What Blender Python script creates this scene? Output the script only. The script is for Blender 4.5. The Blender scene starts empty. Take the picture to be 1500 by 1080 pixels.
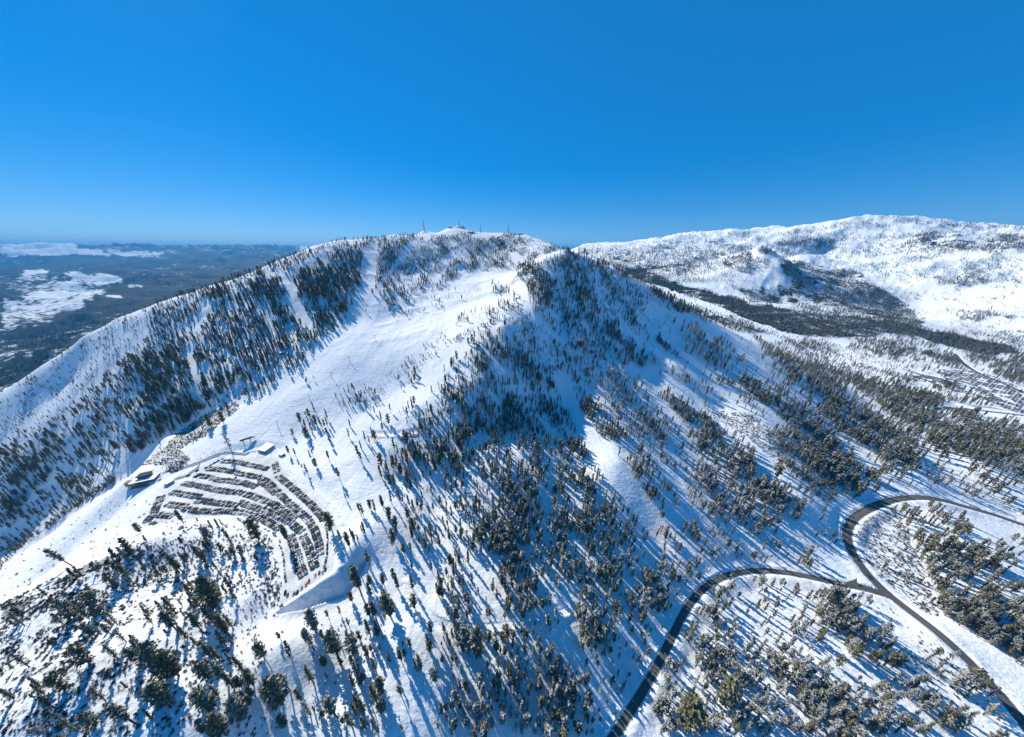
import bpy, math, random
import numpy as np
from mathutils import Vector
random.seed(7); rng = np.random.default_rng(11)
R = math.radians
scene = bpy.context.scene
COL = scene.collection

# ------------------------------------------------------------------ camera
CAMZ = 1000.0
PITCH = R(23.0)
FPX = 400.0                      # focal length in pixels of a 1500 wide picture
ST, CT = math.sin(PITCH), math.cos(PITCH)
cd = bpy.data.cameras.new("camera"); cam = bpy.data.objects.new("camera", cd); COL.objects.link(cam)
cam.location = (0, 0, CAMZ); cam.rotation_euler = (R(90) - PITCH, 0, 0)
cd.sensor_width = 36; cd.lens = FPX / 1500 * 36; cd.clip_start = 1; cd.clip_end = 120000
scene.camera = cam

def ray(px, py):
    x = (np.asarray(px, float) - 750) / FPX; v = (540 - np.asarray(py, float)) / FPX
    return x, CT + v * ST, -ST + v * CT       # per unit depth along the view axis
def project(X, Y, Z):
    z = Y * CT - (Z - CAMZ) * ST
    u = Y * ST + (Z - CAMZ) * CT
    z = np.maximum(z, 1e-3)
    return 750 + FPX * X / z, 540 - FPX * u / z, z

# ------------------------------------------------------------------ noise
def _hash(ix, iy, s):
    h = (ix.astype(np.int64) * 374761393 + iy.astype(np.int64) * 668265263 + s * 974634777) & 0xffffffff
    h = ((h ^ (h >> 13)) * 1274126177) & 0xffffffff
    return ((h ^ (h >> 16)) & 0xffff) / 65535.0
def vnoise(x, y, s=0):
    ix = np.floor(x); iy = np.floor(y); fx = x - ix; fy = y - iy
    fx = fx * fx * fx * (fx * (fx * 6 - 15) + 10); fy = fy * fy * fy * (fy * (fy * 6 - 15) + 10)
    a = _hash(ix, iy, s); b = _hash(ix + 1, iy, s); c = _hash(ix, iy + 1, s); d = _hash(ix + 1, iy + 1, s)
    return (a + (b - a) * fx + (c - a) * fy + (a - b - c + d) * fx * fy) * 2 - 1
def fbm(x, y, octv=4, s=0, ridge=False):
    t = 0; a = 1.0; n = 0
    for i in range(octv):
        c, sn = math.cos(i * 1.3), math.sin(i * 1.3)
        v = vnoise(x * c - y * sn + i * 17.3, x * sn + y * c - i * 9.1, s + i)
        if ridge: v = 1 - 2 * np.abs(v)
        t = t + a * v; n += a; a *= 0.5; x = x * 2.03; y = y * 2.03
    return t / n
def sstep(a, b, x):
    t = np.clip((x - a) / (b - a), 0, 1); return t * t * (3 - 2 * t)

# ------------------------------------------------------------------ terrain: surveyed control points
# (picture column, picture row, distance along the view axis) - each is a point of the ground in metres
CP = """
215 770 320|350 750 340|480 745 342|465 845 268|400 665 430|345 668 429|300 700 388|260 735 352|430 800 300|410 880 249
190 700 392|240 680 412|290 640 462|320 610 510|150 735 385|60 800 390|0 830 385|-80 880 372
150 770 352|100 810 340|60 850 330|200 745 345|0 868 318
20 800 560|0 760 580|80 720 590|100 640 610|200 600 590|260 580 575|240 640 520|160 690 520|300 580 560
160 545 690|80 600 680|0 655 680|120 570 690|200 520 690
100 560 760|50 590 740|200 490 740
380 580 545|440 585 520|500 520 615|560 470 750|650 420 920|700 390 1035|740 365 1150|600 520 610|640 480 680|700 440 800
340 500 660|320 460 740|420 470 720|470 400 880|540 380 1000|520 470 740|600 400 1000|260 500 690|400 430 780|560 430 840
760 400 940|740 430 800|600 560 560|540 600 510|480 620 480|440 640 462|620 500 640|670 460 730
790 450 640|740 475 590|690 520 545|650 560 520|610 600 485|700 560 498|580 640 450
830 368 770|800 375 790|765 392 800|775 425 715
820 600 538|760 560 518|780 520 578|740 620 480|760 680 412|700 640 455|850 660 458|850 560 556|700 700 395
820 480 640|850 500 610|900 545 575|950 600 525|1000 655 476
860 440 700|880 480 668|930 520 640|840 410 745|900 430 745|950 470 715|910 500 655|990 540 610
900 405 762|950 437 750|1000 462 740|1050 485 725|1100 512 705|1150 540 680|1200 572 655|1260 600 650
960 560 600|1050 540 640|1100 600 548|1050 600 560|1130 640 490|1180 740 400|1100 560 620|1050 700 440|1150 600 570|1200 650 520
880 600 512|900 680 420|920 740 385|960 780 372
850 700 418|800 800 337|900 800 346|1000 800 360|1000 740 395|760 760 355|800 900 278|900 880 300|720 850 298
1265 850 340|1240 790 380|1300 735 425|1400 735 440|1500 768 420|1380 930 290|1440 990 268|1500 1055 245|1330 890 318
1100 835 354|1010 880 318|960 985 262|900 1080 230|1100 800 368|1200 900 308|1400 1010 262|1100 1000 258|900 1000 256|1180 820 360
1500 900 300|1450 800 358|1350 700 465|1450 680 495|1300 640 570|1400 600 700|1350 560 860|1450 570 830|1300 540 945|1500 620 640
1200 520 1120|1250 500 1250|1480 530 1050|1240 560 860|1150 500 1250
1200 478 1400|1100 440 1850|1000 405 2500|1350 480 1450|1440 480 1480|1500 500 1320|1440 455 1620|1250 450 1700
550 870 268|600 930 240|600 1050 203|700 1050 215|700 950 250|600 800 318|560 760 330|520 800 292|480 920 240|650 740 378|650 650 440|550 650 443|450 700 378|520 720 360|500 680 400|590 700 405|640 860 288
190 800 253|120 830 238|60 860 228|0 885 222|-100 940 215|230 782 272|270 765 305|330 768 318
150 950 180|50 1050 155|300 900 213|330 1050 165|400 950 205|400 1060 178|250 830 255|300 840 258|350 850 258|250 1000 172|0 980 180|380 820 280|100 900 205
450 1000 207|500 1000 215
405 893 247|440 872 258|490 838 272|505 815 285|500 780 312
408 912 238|455 897 249|500 870 267|525 835 288
1140 445 2000|1040 400 2450|1080 385 2500|1110 376 2450|1150 395 2350|1200 410 2300|1250 430 2150|1300 455 1950|1340 470 1750
1180 395 2700|1240 400 2700|1060 380 2900|1000 380 3300|940 378 3800|900 372 4300|960 365 4000|900 385 3400
1200 372 3300|1300 380 2900|1260 395 2700|1330 420 2200|1400 440 1900
860 361 6000|880 362 5200|930 357 4700|1000 343 4300|1060 345 4200|1110 345 4000|1150 342 3900|1200 334 3750|1250 325 3600|1290 321 3500|1350 320 3450|1400 324 3400|1450 328 3300|1500 334 3200|1600 345 3100
1040 360 3900|1100 358 3700|1200 352 3300|1300 345 3100|1350 355 2800|1400 350 2900|1450 360 2500|1500 370 2200|1450 400 2000|1500 420 1800|1400 400 2150
0 560 1900|40 520 2200|100 480 2800|180 450 3500|0 500 2600|60 460 3500|0 440 4300|120 430 5000|200 430 5000|250 425 5200|200 400 8000|300 400 8200|350 395 8600|400 381 11500|330 378 12500|250 372 13000|130 372 12500|60 373 12500|0 376 12500|100 400 8000|0 400 8000|0 415 5600|60 410 6000|-80 400 8000|-80 480 2800
"""
SIL_L = [(-60,612,755),(0,575,780),(55,539,790),(117,494,800),(167,467,805),(236,443,810),(278,429,825),(300,421,830),(347,407,865),(400,383,920),(458,360,1020),(489,351,1080),(517,349,1120),(578,342,1220),(611,342,1270),(621,337,1290),(642,341,1310),(658,332,1330),(680,332,1340),(694,338,1340),(719,341,1330),(739,340,1300),(772,343,1250),(792,349,1200),(808,357,1100)]
SUN_AZ, SUN_EL = R(-44.5), R(34.0)
P = []
for ln in CP.strip().splitlines():
    for tok in ln.split('|'):
        a, b, d = map(float, tok.split()); x, f, u = ray(a, b); P.append((x * d, f * d, u * d))
for a, b, d in SIL_L:
    x, f, u = ray(a, b + 2.0); P.append((x * d, f * d, u * d))
    k = 1.3; P.append((x * d * k, f * d * k, u * d - 150)); k = 1.75
    P.append((x * d * k, f * d * k, u * d - 380))
# unseen ground: bottom of the canyon, far side of ridges, beside and behind the camera
P += [(-830, 330, -475), (-960, 230, -560), (-720, 420, -400), (-640, 470, -340), (-1250, 250, -640), (-1900, 500, -800), (-1500, 0, -700), (-700, -200, -480), (-250, -150, -330), (-500, 60, -330),
      (0, -200, -400), (400, -200, -400), (900, -200, -390), (1500, 300, -380), (2500, 500, -330), (3500, 1200, -50), (0, 40, -372), (200, 40, -376),
      (-3000, -1500, -900), (0, -3000, -600), (3000, -3000, -300), (200, 2400, -350), (-400, 2600, -400), (-1500, 3000, -650), (500, 1500, -260), (700, 1250, -250),
      (-4000, 4000, -760), (0, 6000, -300), (2000, 9000, -100), (6000, 6000, 150), (9000, 2000, 200), (-9000, 3000, -700), (-20000, -5000, -600), (0, -20000, -600), (20000, -5000, -300), (20000, 20000, -200), (-6000, 20000, -150), (-15000,15000,-120)]
P += [(197, 601, -213), (263, 532, -256), (123, 648, -163)]
P = np.array(P); PX = P[:, :2] / 1000.0; PZ = P[:, 2]
N = len(P)
D = np.sqrt(((PX[:, None] - PX[None]) ** 2).sum(-1) + 1e-4)
A = np.zeros((N + 3, N + 3)); A[:N, :N] = D - np.eye(N) * 0.004
A[:N, N] = 1; A[:N, N + 1:] = PX; A[N, :N] = 1; A[N + 1:, :N] = PX.T
W = np.linalg.solve(A, np.concatenate([PZ, [0, 0, 0]]))
def base_h(X, Y):
    sh = X.shape; x = (X.ravel() / 1000).astype(np.float32); y = (Y.ravel() / 1000).astype(np.float32)
    out = np.full(x.shape, W[N], np.float64) + W[N + 1] * x + W[N + 2] * y
    w = W.astype(np.float32)
    for i in range(N):
        out += W[i] * np.sqrt((x - np.float32(PX[i, 0])) ** 2 + (y - np.float32(PX[i, 1])) ** 2 + np.float32(1e-4))
    return out.reshape(sh)

# polar survey grid: fine where the ground is near, coarse far off and behind
AZ = np.concatenate([np.linspace(-84, 84, 1560), np.linspace(84, 276, 70)[1:-1]]); AZ = np.radians(AZ); NA = len(AZ); ND = 1560
RR = [45.0]
while RR[-1] < 45000:
    r = RR[-1]; RR.append(r * (1 + (0.0044 if r < 1300 else 0.0044 + 0.008 * min(1, (r - 1300) / 2500))))
RR = np.array(RR); NR = len(RR); LR = np.log(RR)
GX = np.sin(AZ)[:, None] * RR[None]; GY = np.cos(AZ)[:, None] * RR[None]
H = base_h(GX, GY)
dist = RR[None]
LOTZ = -294.0
def pt_plane(px, py, D):          # a picture point on the level D below the camera
    x, f, u = ray(px, py); z = D / -u; return x * z, f * z
# detail relief
near = 1 - sstep(1500, 3000, dist)
amp_mt = 2.2 * near
H = H + amp_mt * fbm(GX / 60, GY / 60, 5, 3)
rid = fbm(GX / 150 + 3, GY / 150, 4, 21, True)
up = sstep(-260, -150, H)
H = H + (rid - 0.2) * 5 * up * near * sstep(350, 650, dist)
# gullies running down the steep shaded face
face = np.exp(-((GX - 190) / 170) ** 2) * sstep(430, 520, GY) * (1 - sstep(780, 900, GY))
H = H + face * 6 * fbm((GX + 0.35 * GY) / 28, GY / 260, 3, 44, True)
chute = np.exp(-((GX - 60) / 130) ** 2) * sstep(300, 360, GY) * (1 - sstep(480, 560, GY))
H = H + chute * 3.5 * fbm((GX + 0.45 * GY) / 30, GY / 240, 3, 45, True)
far = sstep(1700, 4200, dist); xr = sstep(-200, 1200, GX)
H = H + far * xr * (fbm(GX / 900, GY / 900, 6, 5, True) * 82 + fbm(GX / 330, GY / 330, 5, 8, True) * 30)
H = H + far * (1 - xr) * (fbm(GX / 1300, GY / 1300, 6, 6, True) * 190 * (0.5 + 0.5 * sstep(5000, 11000, dist)) + fbm(GX / 350, GY / 350, 4, 9) * 16)
hl = sstep(3200, 6000, dist) * (1 - xr) * (1 - sstep(15000, 20000, dist))
H = H + hl * (fbm(GX / 2600 + 5, GY / 2600, 4, 15, True) * 170 - 40)
vf = sstep(19000, 26000, dist) * (1 - sstep(40000, 44000, dist))
H = H + vf * (fbm(GX / 1700, GY / 1700, 6, 12, True) * 0.6 + 0.34) * 520 * (1 - xr) + vf * xr * 60
for (a, b, d, hh, w) in [(1110,398,2380,95,330),(1060,412,2420,25,300),(1180,392,2900,50,420),(960,372,3500,60,500)]:
    x, f, u = ray(a, b); q_ = np.hypot(GX - x * d, (GY - f * d) * .8); H += hh * np.clip(1 - q_ / w, 0, 1) ** 1.2 * (1 + .25 * fbm(GX / 120, GY / 120, 3, 52))
# rock knobs on the summit
for (a, b, d, hh, w) in [(621,338,1290,7,26),(668,333,1335,6,36),(672,333,1330,5,18),(650,338,1320,4,20),(745,341,1300,4,25)]:
    x, f, u = ray(a, b); H += hh * np.exp(-(((GX - x * d) ** 2 + (GY - f * d) ** 2) / (w * w)))
H = H + sstep(60, 150, H) * near * 4.0 * fbm(GX / 22, GY / 22, 4, 31, True)

def grid_at(X, Y, F):
    az = np.arctan2(X, Y); r = np.sqrt(X * X + Y * Y)
    ia = np.clip((az - AZ[0]) / (AZ[1] - AZ[0]), 0, ND - 1.001); ir = np.clip(np.interp(np.log(np.maximum(r, 46)), LR, np.arange(NR)), 0, NR - 1.001)
    a0 = ia.astype(int); r0 = ir.astype(int); fa = ia - a0; fr = ir - r0
    return (F[a0, r0] * (1 - fa) * (1 - fr) + F[a0 + 1, r0] * fa * (1 - fr) + F[a0, r0 + 1] * (1 - fa) * fr + F[a0 + 1, r0 + 1] * fa * fr)
def slopes():
    s = H / RR[None]; return np.maximum.accumulate(s, axis=1), s
def hit(px, py):
    """where the line of sight through a picture point meets the ground"""
    px = np.atleast_1d(np.asarray(px, float)); py = np.atleast_1d(np.asarray(py, float))
    x, f, u = ray(px, py); az = np.arctan2(x, f); sl = u / np.sqrt(x * x + f * f)
    ia = np.clip(np.rint((az - AZ[0]) / (AZ[1] - AZ[0])).astype(int), 0, ND - 1)
    r = np.zeros(len(px))
    order = np.argsort(ia, kind='stable'); k = 0
    ii = ia[order]; bounds = np.flatnonzero(np.diff(ii)) + 1
    for seg in np.split(order, bounds):
        a = ia[seg[0]]; cm = CM[a]
        j = np.searchsorted(cm, sl[seg]); jj = np.clip(j, 1, NR - 1)
        s0 = cm[jj - 1]; s1 = cm[jj]; t = np.clip((sl[seg] - s0) / np.maximum(s1 - s0, 1e-9), 0, 1)
        rr = RR[jj - 1] + t * (RR[jj] - RR[jj - 1]); rr[j >= NR] = -1; r[seg] = rr
    X = np.sin(az) * r; Y = np.cos(az) * r
    return X, Y, r
def ground(X, Y):
    return grid_at(np.asarray(X, float), np.asarray(Y, float), H) + CAMZ

def in_poly(X, Y, poly):
    inside = np.zeros(X.shape, bool); n = len(poly)
    for i in range(n):
        x0, y0 = poly[i]; x1, y1 = poly[(i + 1) % n]
        if y0 == y1: continue
        c = ((y0 > Y) != (y1 > Y)) & (X < (x1 - x0) * (Y - y0) / (y1 - y0) + x0)
        inside ^= c
    return inside
def seg_dist(X, Y, pts, closed=False):
    d = np.full(X.shape, 1e9); tt = np.zeros(X.shape); n = len(pts)
    for i in range(n if closed else n - 1):
        x0, y0 = pts[i]; x1, y1 = pts[(i + 1) % n]; dx, dy = x1 - x0, y1 - y0; L = dx * dx + dy * dy + 1e-9
        t = np.clip(((X - x0) * dx + (Y - y0) * dy) / L, 0, 1); q = np.hypot(X - x0 - t * dx, Y - y0 - t * dy)
        m = q < d; d[m] = q[m]; tt[m] = i + t[m]
    return d, tt

# ------------------------------------------------------------------ parking lot pad
lot_px = [(208,772),(222,735),(240,712),(262,700),(300,683),(332,668),(372,663),(404,664),(418,690),(450,715),(482,745),(497,775),(494,805),(488,835),(440,868),(408,890),(412,850),(415,800),(395,775),(360,755),(310,757),(250,765)]
lot = [tuple(map(float, pt_plane(a, b, -LOTZ))) for a, b in lot_px]
lx = np.array([p[0] for p in lot]); ly = np.array([p[1] for p in lot])
cm_ = (GX > lx.min() - 60) & (GX < lx.max() + 60) & (GY > ly.min() - 60) & (GY < ly.max() + 60)
xs, ys, hs = GX[cm_], GY[cm_], H[cm_]
ins = in_poly(xs, ys, lot); dd, _ = seg_dist(xs, ys, lot, True); sd = np.where(ins, -dd, dd)
w = 1 - sstep(0.5, 22, sd)
pad = LOTZ + 1.2 * np.exp(-((sd - 4.5) / 2.2) ** 2) * (0.6 + 0.5 * vnoise(xs / 5, ys / 5, 77)) + 0.5 * sstep(0, 1, sd)
hs = hs * (1 - w) + pad * w
# fill slope below the south-east rim of the lot
rim = [tuple(map(float, pt_plane(a, b, -LOTZ))) for a, b in [(404,893),(440,871),(491,838),(502,810)]]
dr, tr = seg_dist(xs, ys, rim)
rx, ry = rim[-2][0] - rim[0][0], rim[-2][1] - rim[0][1]
side = (xs - rim[0][0]) * ry - (ys - rim[0][1]) * rx
out = (side > 0) & (sd > 0)
fill = LOTZ + 1.5 - np.clip(dr - 2, 0, 100) * 1.05 + 0.8 * fbm(xs / 4, ys / 4, 3, 70)
use = out & (dr < 5 + tr / 3 * 22) & (tr > .03) & (tr < 2.97)
hs = np.where(use, np.where(dr < 26, np.minimum(hs, fill) , hs), hs)
H[cm_] = hs
CM, _s = slopes()

# ------------------------------------------------------------------ roads: centre lines walked on the ground
def smooth_path(pts, n=3, step=4.0):
    P_ = np.array(pts, float)
    t = np.concatenate([[0], np.cumsum(np.hypot(*np.diff(P_, axis=0).T))]); m = max(4, int(t[-1] / step))
    tt = np.linspace(0, t[-1], m); q = np.stack([np.interp(tt, t, P_[:, 0]), np.interp(tt, t, P_[:, 1])], 1)
    k = np.ones(2 * n + 1) / (2 * n + 1)
    for _ in range(2):
        e = np.concatenate([np.repeat(q[:1], n, 0) - (q[1:n + 1][::-1] - q[:1]), q, np.repeat(q[-1:], n, 0) + (q[-1:] - q[-n - 1:-1][::-1])])
        e[:n] = 2 * q[0] - q[1:n + 1][::-1]; e[-n:] = 2 * q[-1] - q[-n - 1:-1][::-1]
        q = np.stack([np.convolve(e[:, 0], k, 'valid'), np.convolve(e[:, 1], k, 'valid')], 1)
    return q
def px_path(l):
    a = np.array(l, float); X, Y, r = hit(a[:, 0], a[:, 1]); return list(zip(X, Y))
ROADS = {
 'mountain_road': (px_path([(880,1110),(900,1078),(932,1028),(960,982),(984,934),(1004,892),(1030,860),(1060,844),(1100,835),(1150,838),(1200,848),(1238,857),(1275,864),(1300,873)]), 3.7),
 'highway': (px_path([(1540,1110),(1500,1058),(1440,988),(1380,932),(1330,893),(1290,862),(1262,832),(1243,802),(1238,778),(1250,758),(1275,744),(1305,732),(1345,728),(1400,738),(1450,752),(1500,769),(1560,790)]), 5.3),
 'upper_road': (px_path([(1374,612),(1366,604),(1374,598),(1400,598),(1440,602),(1500,609),(1560,616)]), 5.0),
 'valley_road': (px_path([(1398,518),(1410,532),(1430,545),(1455,556),(1480,566),(1520,585)]), 6.0),
}
tracks = [px_path([(592,858),(612,880),(630,905),(650,916),(680,920),(712,919),(745,916),(790,908),(830,895)]),
          px_path([(393,1085),(391,1000),(391,930),(394,885)]),
          px_path([(545,636),(575,637),(610,634)])]
road_xy = {}
for k, (pts, hw) in ROADS.items():
    q = smooth_path(pts, 3, 4.0); z = grid_at(q[:, 0], q[:, 1], H)
    for _ in range(14): z[1:-1] = (z[:-2] + z[1:-1] * 2 + z[2:]) / 4
    road_xy[k] = [q, z, hw]
# junction: both roads share one height there
def carve(q, z, hw, bank=1.5, cut=0.35, wide=16):
    m = (GX > q[:, 0].min() - 30) & (GX < q[:, 0].max() + 30) & (GY > q[:, 1].min() - 30) & (GY < q[:, 1].max() + 30)
    xs, ys, hs = GX[m], GY[m], H[m]
    d, t = seg_dist(xs, ys, [tuple(p) for p in q]); zz = np.interp(t, np.arange(len(z)), z)
    w = 1 - sstep(hw + 1.0, hw + wide, d)
    tgt = zz - cut + (cut + bank * (0.75 + 0.4 * vnoise(xs / 6, ys / 6, 5))) * sstep(hw + 0.1, hw + 1.7, d)
    H[m] = np.where(d < hw + wide, hs * (1 - w) + tgt * w, hs)
hwq, hwz, _ = road_xy['highway']
mq, mz, _ = road_xy['mountain_road']
dd, tt = seg_dist(mq[:, 0], mq[:, 1], [tuple(p) for p in hwq]); zz = np.interp(tt, np.arange(len(hwz)), hwz)
w = 1 - sstep(6, 60, dd); road_xy['mountain_road'][1] = mz * (1 - w) + zz * w
for k in road_xy: carve(*road_xy[k])
for k in ('highway', 'mountain_road'):   # clear the bank where they join
    q, z, hw = road_xy[k]
    m = (GX > q[:, 0].min() - 30) & (GX < q[:, 0].max() + 30) & (GY > q[:, 1].min() - 30) & (GY < q[:, 1].max() + 30)
    xs, ys, hs = GX[m], GY[m], H[m]; d, t = seg_dist(xs, ys, [tuple(p) for p in q]); zz = np.interp(t, np.arange(len(z)), z)
    H[m] = np.where(d < hw + 0.3, np.minimum(hs, zz - 0.35), hs)
for i, tq in enumerate(tracks):
    q = smooth_path(tq, 2, 4.0); z = grid_at(q[:, 0], q[:, 1], H)
    for _ in range(6): z[1:-1] = (z[:-2] + z[1:-1] * 2 + z[2:]) / 4
    if i == 1: continue
    carve(q, z, 2.2, 0.15 if i else 0.3, 0.5, 6)
CM, SL = slopes()
print("grid", H.shape)
# ------------------------------------------------------------------ ground cover maps (tree density etc.) drawn as regions
RS = 2; MW, MH = 1500 // RS, 1080 // RS
mx, my = np.meshgrid((np.arange(MW) + .5) * RS, (np.arange(MH) + .5) * RS)
DEN = np.zeros((MH, MW)); FRO = np.zeros((MH, MW)); HT = np.full((MH, MW), 20.0); BRU = np.zeros((MH, MW)); COV = np.zeros((MH, MW))
wx = mx + 7 * fbm(mx / 22, my / 22, 3, 91); wy = my + 5 * fbm(mx / 22, my / 22, 3, 92)
def region(poly, den=None, h=None, fro=None, bru=None, cov=None, warp=1.0):
    x_ = mx + (wx - mx) * warp; y_ = my + (wy - my) * warp
    m = in_poly(x_, y_, poly)
    if den is not None: DEN[m] = den
    if h is not None: HT[m] = h
    if fro is not None: FRO[m] = fro
    if bru is not None: BRU[m] = bru
    if cov is not None: COV[m] = cov
def strip(line, w, den, h=None, fro=None, bru=None):
    d, t = seg_dist(mx, my, line); m = d < w * (0.75 + 0.5 * vnoise(mx / 9, my / 9, 4))
    DEN[m] = den
    if h is not None: HT[m] = h
    if fro is not None: FRO[m] = fro
    if bru is not None: BRU[m] = bru
# --- far left valley
region([(0,372),(430,372),(430,380),(300,430),(165,470),(0,580)], 0, 16, 0, cov=0.88, warp=0)
region([(110,350),(440,350),(440,374),(110,374)], cov=.72, warp=.3)
region([(0,366),(120,366),(200,368),(240,372),(60,374),(0,377)], cov=0.0, warp=.4)
region([(150,374),(230,372),(245,380),(190,377)], cov=0.1, warp=.6)
region([(0,425),(40,400),(120,403),(180,402),(184,413),(140,420),(160,425),(155,433),(60,430)], cov=0.6)
region([(35,396),(75,396),(70,401),(30,402)], cov=0.05); region([(80,400),(180,404),(183,412),(130,415),(100,405)], cov=0.1)
region([(95,410),(118,412),(108,420),(96,421)], cov=0.05)
region([(0,440),(60,428),(155,425),(140,438),(110,455),(60,475),(0,494)], cov=0.36)
region([(160,432),(180,432),(178,437),(160,438)], cov=0.2); region([(190,415),(225,418),(190,421)], cov=0.3)
region([(0,500),(60,480),(170,445),(190,450),(120,490),(0,572)], 0.55, 16, 0, cov=0.8)
region([(270,372),(430,372),(430,390),(330,408),(280,400)], cov=0.85)
# --- left flank of the mountain
region([(0,577),(55,541),(117,496),(167,469),(236,445),(230,470),(160,545),(100,600),(0,655)], 0.035, 9, 0)
region([(0,655),(100,600),(160,545),(168,550),(108,604),(0,668)], 0.35, 10, 0, warp=.3)
region([(236,445),(300,423),(347,408),(400,386),(489,353),(620,345),(600,420),(560,440),(500,490),(440,535),(370,560),(330,590),(250,640),(190,672),(155,690),(160,640),(165,590),(170,545),(215,500)], 0.42, 17, 0)
region([(225,500),(300,530),(340,545),(300,600),(240,640),(200,655),(160,620),(165,570),(200,530)], 0.62, 19, 0)
region([(155,560),(215,560),(215,585),(160,600),(130,610)], 0.2, 12, 0)
region([(100,602),(165,560),(165,640),(190,670),(130,725),(60,790),(0,835),(0,668),(60,640)], 0.25, 15, 0)
region([(60,640),(160,590),(200,640),(160,690),(100,720),(80,700)], 0.34, 17, 0)
region([(130,450),(236,443),(235,470),(175,480),(168,545),(110,600),(60,640),(0,660),(0,652),(100,598),(160,543),(165,500)], 0.07, 10, 0)
region([(225,455),(300,425),(305,440),(280,500),(230,520),(222,480)], 0.33, 15, 0)
region([(300,470),(400,440),(470,400),(520,370),(535,400),(530,440),(500,480),(470,500),(440,520),(400,545),(350,555),(310,530)], 0.5, 19, 0)
region([(432,420),(470,395),(520,368),(532,380),(535,410),(536,440),(520,470),(500,490),(470,480),(440,460),(430,440)], 0.66, 18, 0)
region([(548,380),(570,355),(600,350),(605,365),(590,385),(570,410),(548,440),(530,460),(548,420)], 0.55, 15, 0)
region([(590,372),(640,350),(700,345),(690,380),(650,400),(600,430),(560,448),(570,430)], 0.36, 13, 0)
region([(600,365),(660,350),(690,345),(700,360),(650,372),(640,385),(600,385)], 0.30, 11, 0)
region([(640,350),(690,338),(700,352),(665,372),(640,372)], 0.42, 9, 0)
# runs cut through the forest
region([(531,367),(556,355),(551,380),(550,400),(551,420),(537,450),(529,466),(512,478),(503,476),(514,450),(530,412)], 0, warp=.3)
region([(605,350),(622,345),(605,365),(570,410),(545,452),(524,462),(548,430),(580,385)], 0, warp=.3)
region([(516,355),(487,366),(455,389),(432,410),(425,405),(440,390),(478,364),(510,352)], 0, warp=.3)
region([(411,404),(430,408),(437,440),(450,462),(462,478),(455,492),(440,474),(425,455),(405,450),(421,433)], 0, warp=.3)
region([(294,444),(312,440),(314,455),(306,478),(288,497),(283,480),(290,462)], 0, warp=.4)
region([(272,505),(282,505),(290,530),(298,560),(292,595),(284,590),(286,560),(277,530)], 0, warp=.3)
region([(640,383),(680,360),(690,362),(665,385),(655,400),(640,400)], 0.03, warp=.4)
# the open ski bowl and the ground round the lot
region([(500,478),(528,462),(600,438),(640,415),(690,385),(740,378),(775,430),(782,446),(745,465),(700,495),(640,530),(580,590),(540,620),(470,625),(430,630),(330,680),(250,708),(215,690),(300,640),(345,603),(380,580),(440,530),(470,500)], 0, warp=.4)
region([(350,600),(300,640),(250,665),(190,690),(220,672),(255,640),(300,607),(345,590)], 0.03, 7, 0, 0.75, warp=.5)
strip([(302,627),(325,603),(358,583)], 6, 0.28, 17); strip([(360,583),(385,568),(408,550),(428,540),(460,526)], 6, 0.26, 17)
strip([(470,555),(440,560)], 3, .1, 12)
region([(664,385),(672,380),(670,405),(650,425),(640,440),(632,430),(650,405)], 0.42, 16, 0)
region([(560,440),(590,405),(630,385),(650,385),(640,410),(610,432),(575,455)], 0.3, 15, 0)
region([(600,430),(660,420),(650,445),(600,455)], 0.07, 13)
region([(720,410),(760,425),(765,460),(735,460),(728,440)], 0.16, 13); region([(662,470),(700,455),(745,450),(730,465),(700,478),(664,482)], 0.22, 13)
region([(640,430),(700,425),(720,430),(690,445),(650,455),(560,470),(560,455)], 0.035, 13)
strip([(745,462),(700,482),(660,502),(630,520)], 4, 0.42, 9); strip([(628,520),(600,540),(590,552)], 9, 0.3, 14); strip([(650,500),(635,510),(585,550)], 14, 0.07, 8)
region([(575,560),(610,548),(625,562),(600,575)], 0.22, 15); region([(485,575),(540,570),(560,590),(500,600)], 0.12, 12); region([(570,550),(545,575),(560,580)], 0.1, 7)
# summit wood and shoulder
region([(690,352),(705,350),(745,341),(760,350),(785,372),(775,380),(750,372),(735,395),(700,400),(682,395),(680,372)], 0.42, 12, 0)
region([(700,345),(735,345),(715,352),(700,352)], 0.02, 10); region([(760,350),(800,352),(808,362),(790,372)], 0.08, 9)
strip([(808,360),(835,368)], 5, 0.5, 10); strip([(740,395),(765,385),(800,370),(812,366)], 4, .5, 11)
# shaded face
region([(748,390),(768,384),(830,369),(900,405),(960,440),(1000,465),(955,500),(920,540),(880,530),(830,480),(795,452),(775,430)], 0.26, 13, 0)
region([(745,385),(785,392),(800,420),(810,450),(785,450),(770,430),(760,410)], 0.5, 13, 0)
region([(800,375),(850,385),(870,410),(870,450),(840,440),(815,410)], 0.34, 12, 0)
region([(900,420),(960,450),(1000,470),(955,500),(930,475),(905,450)], 0.12, 10, 0)
region([(830,480),(880,450),(960,520),(935,545),(890,525)], 0.3, 13, 0)
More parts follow.
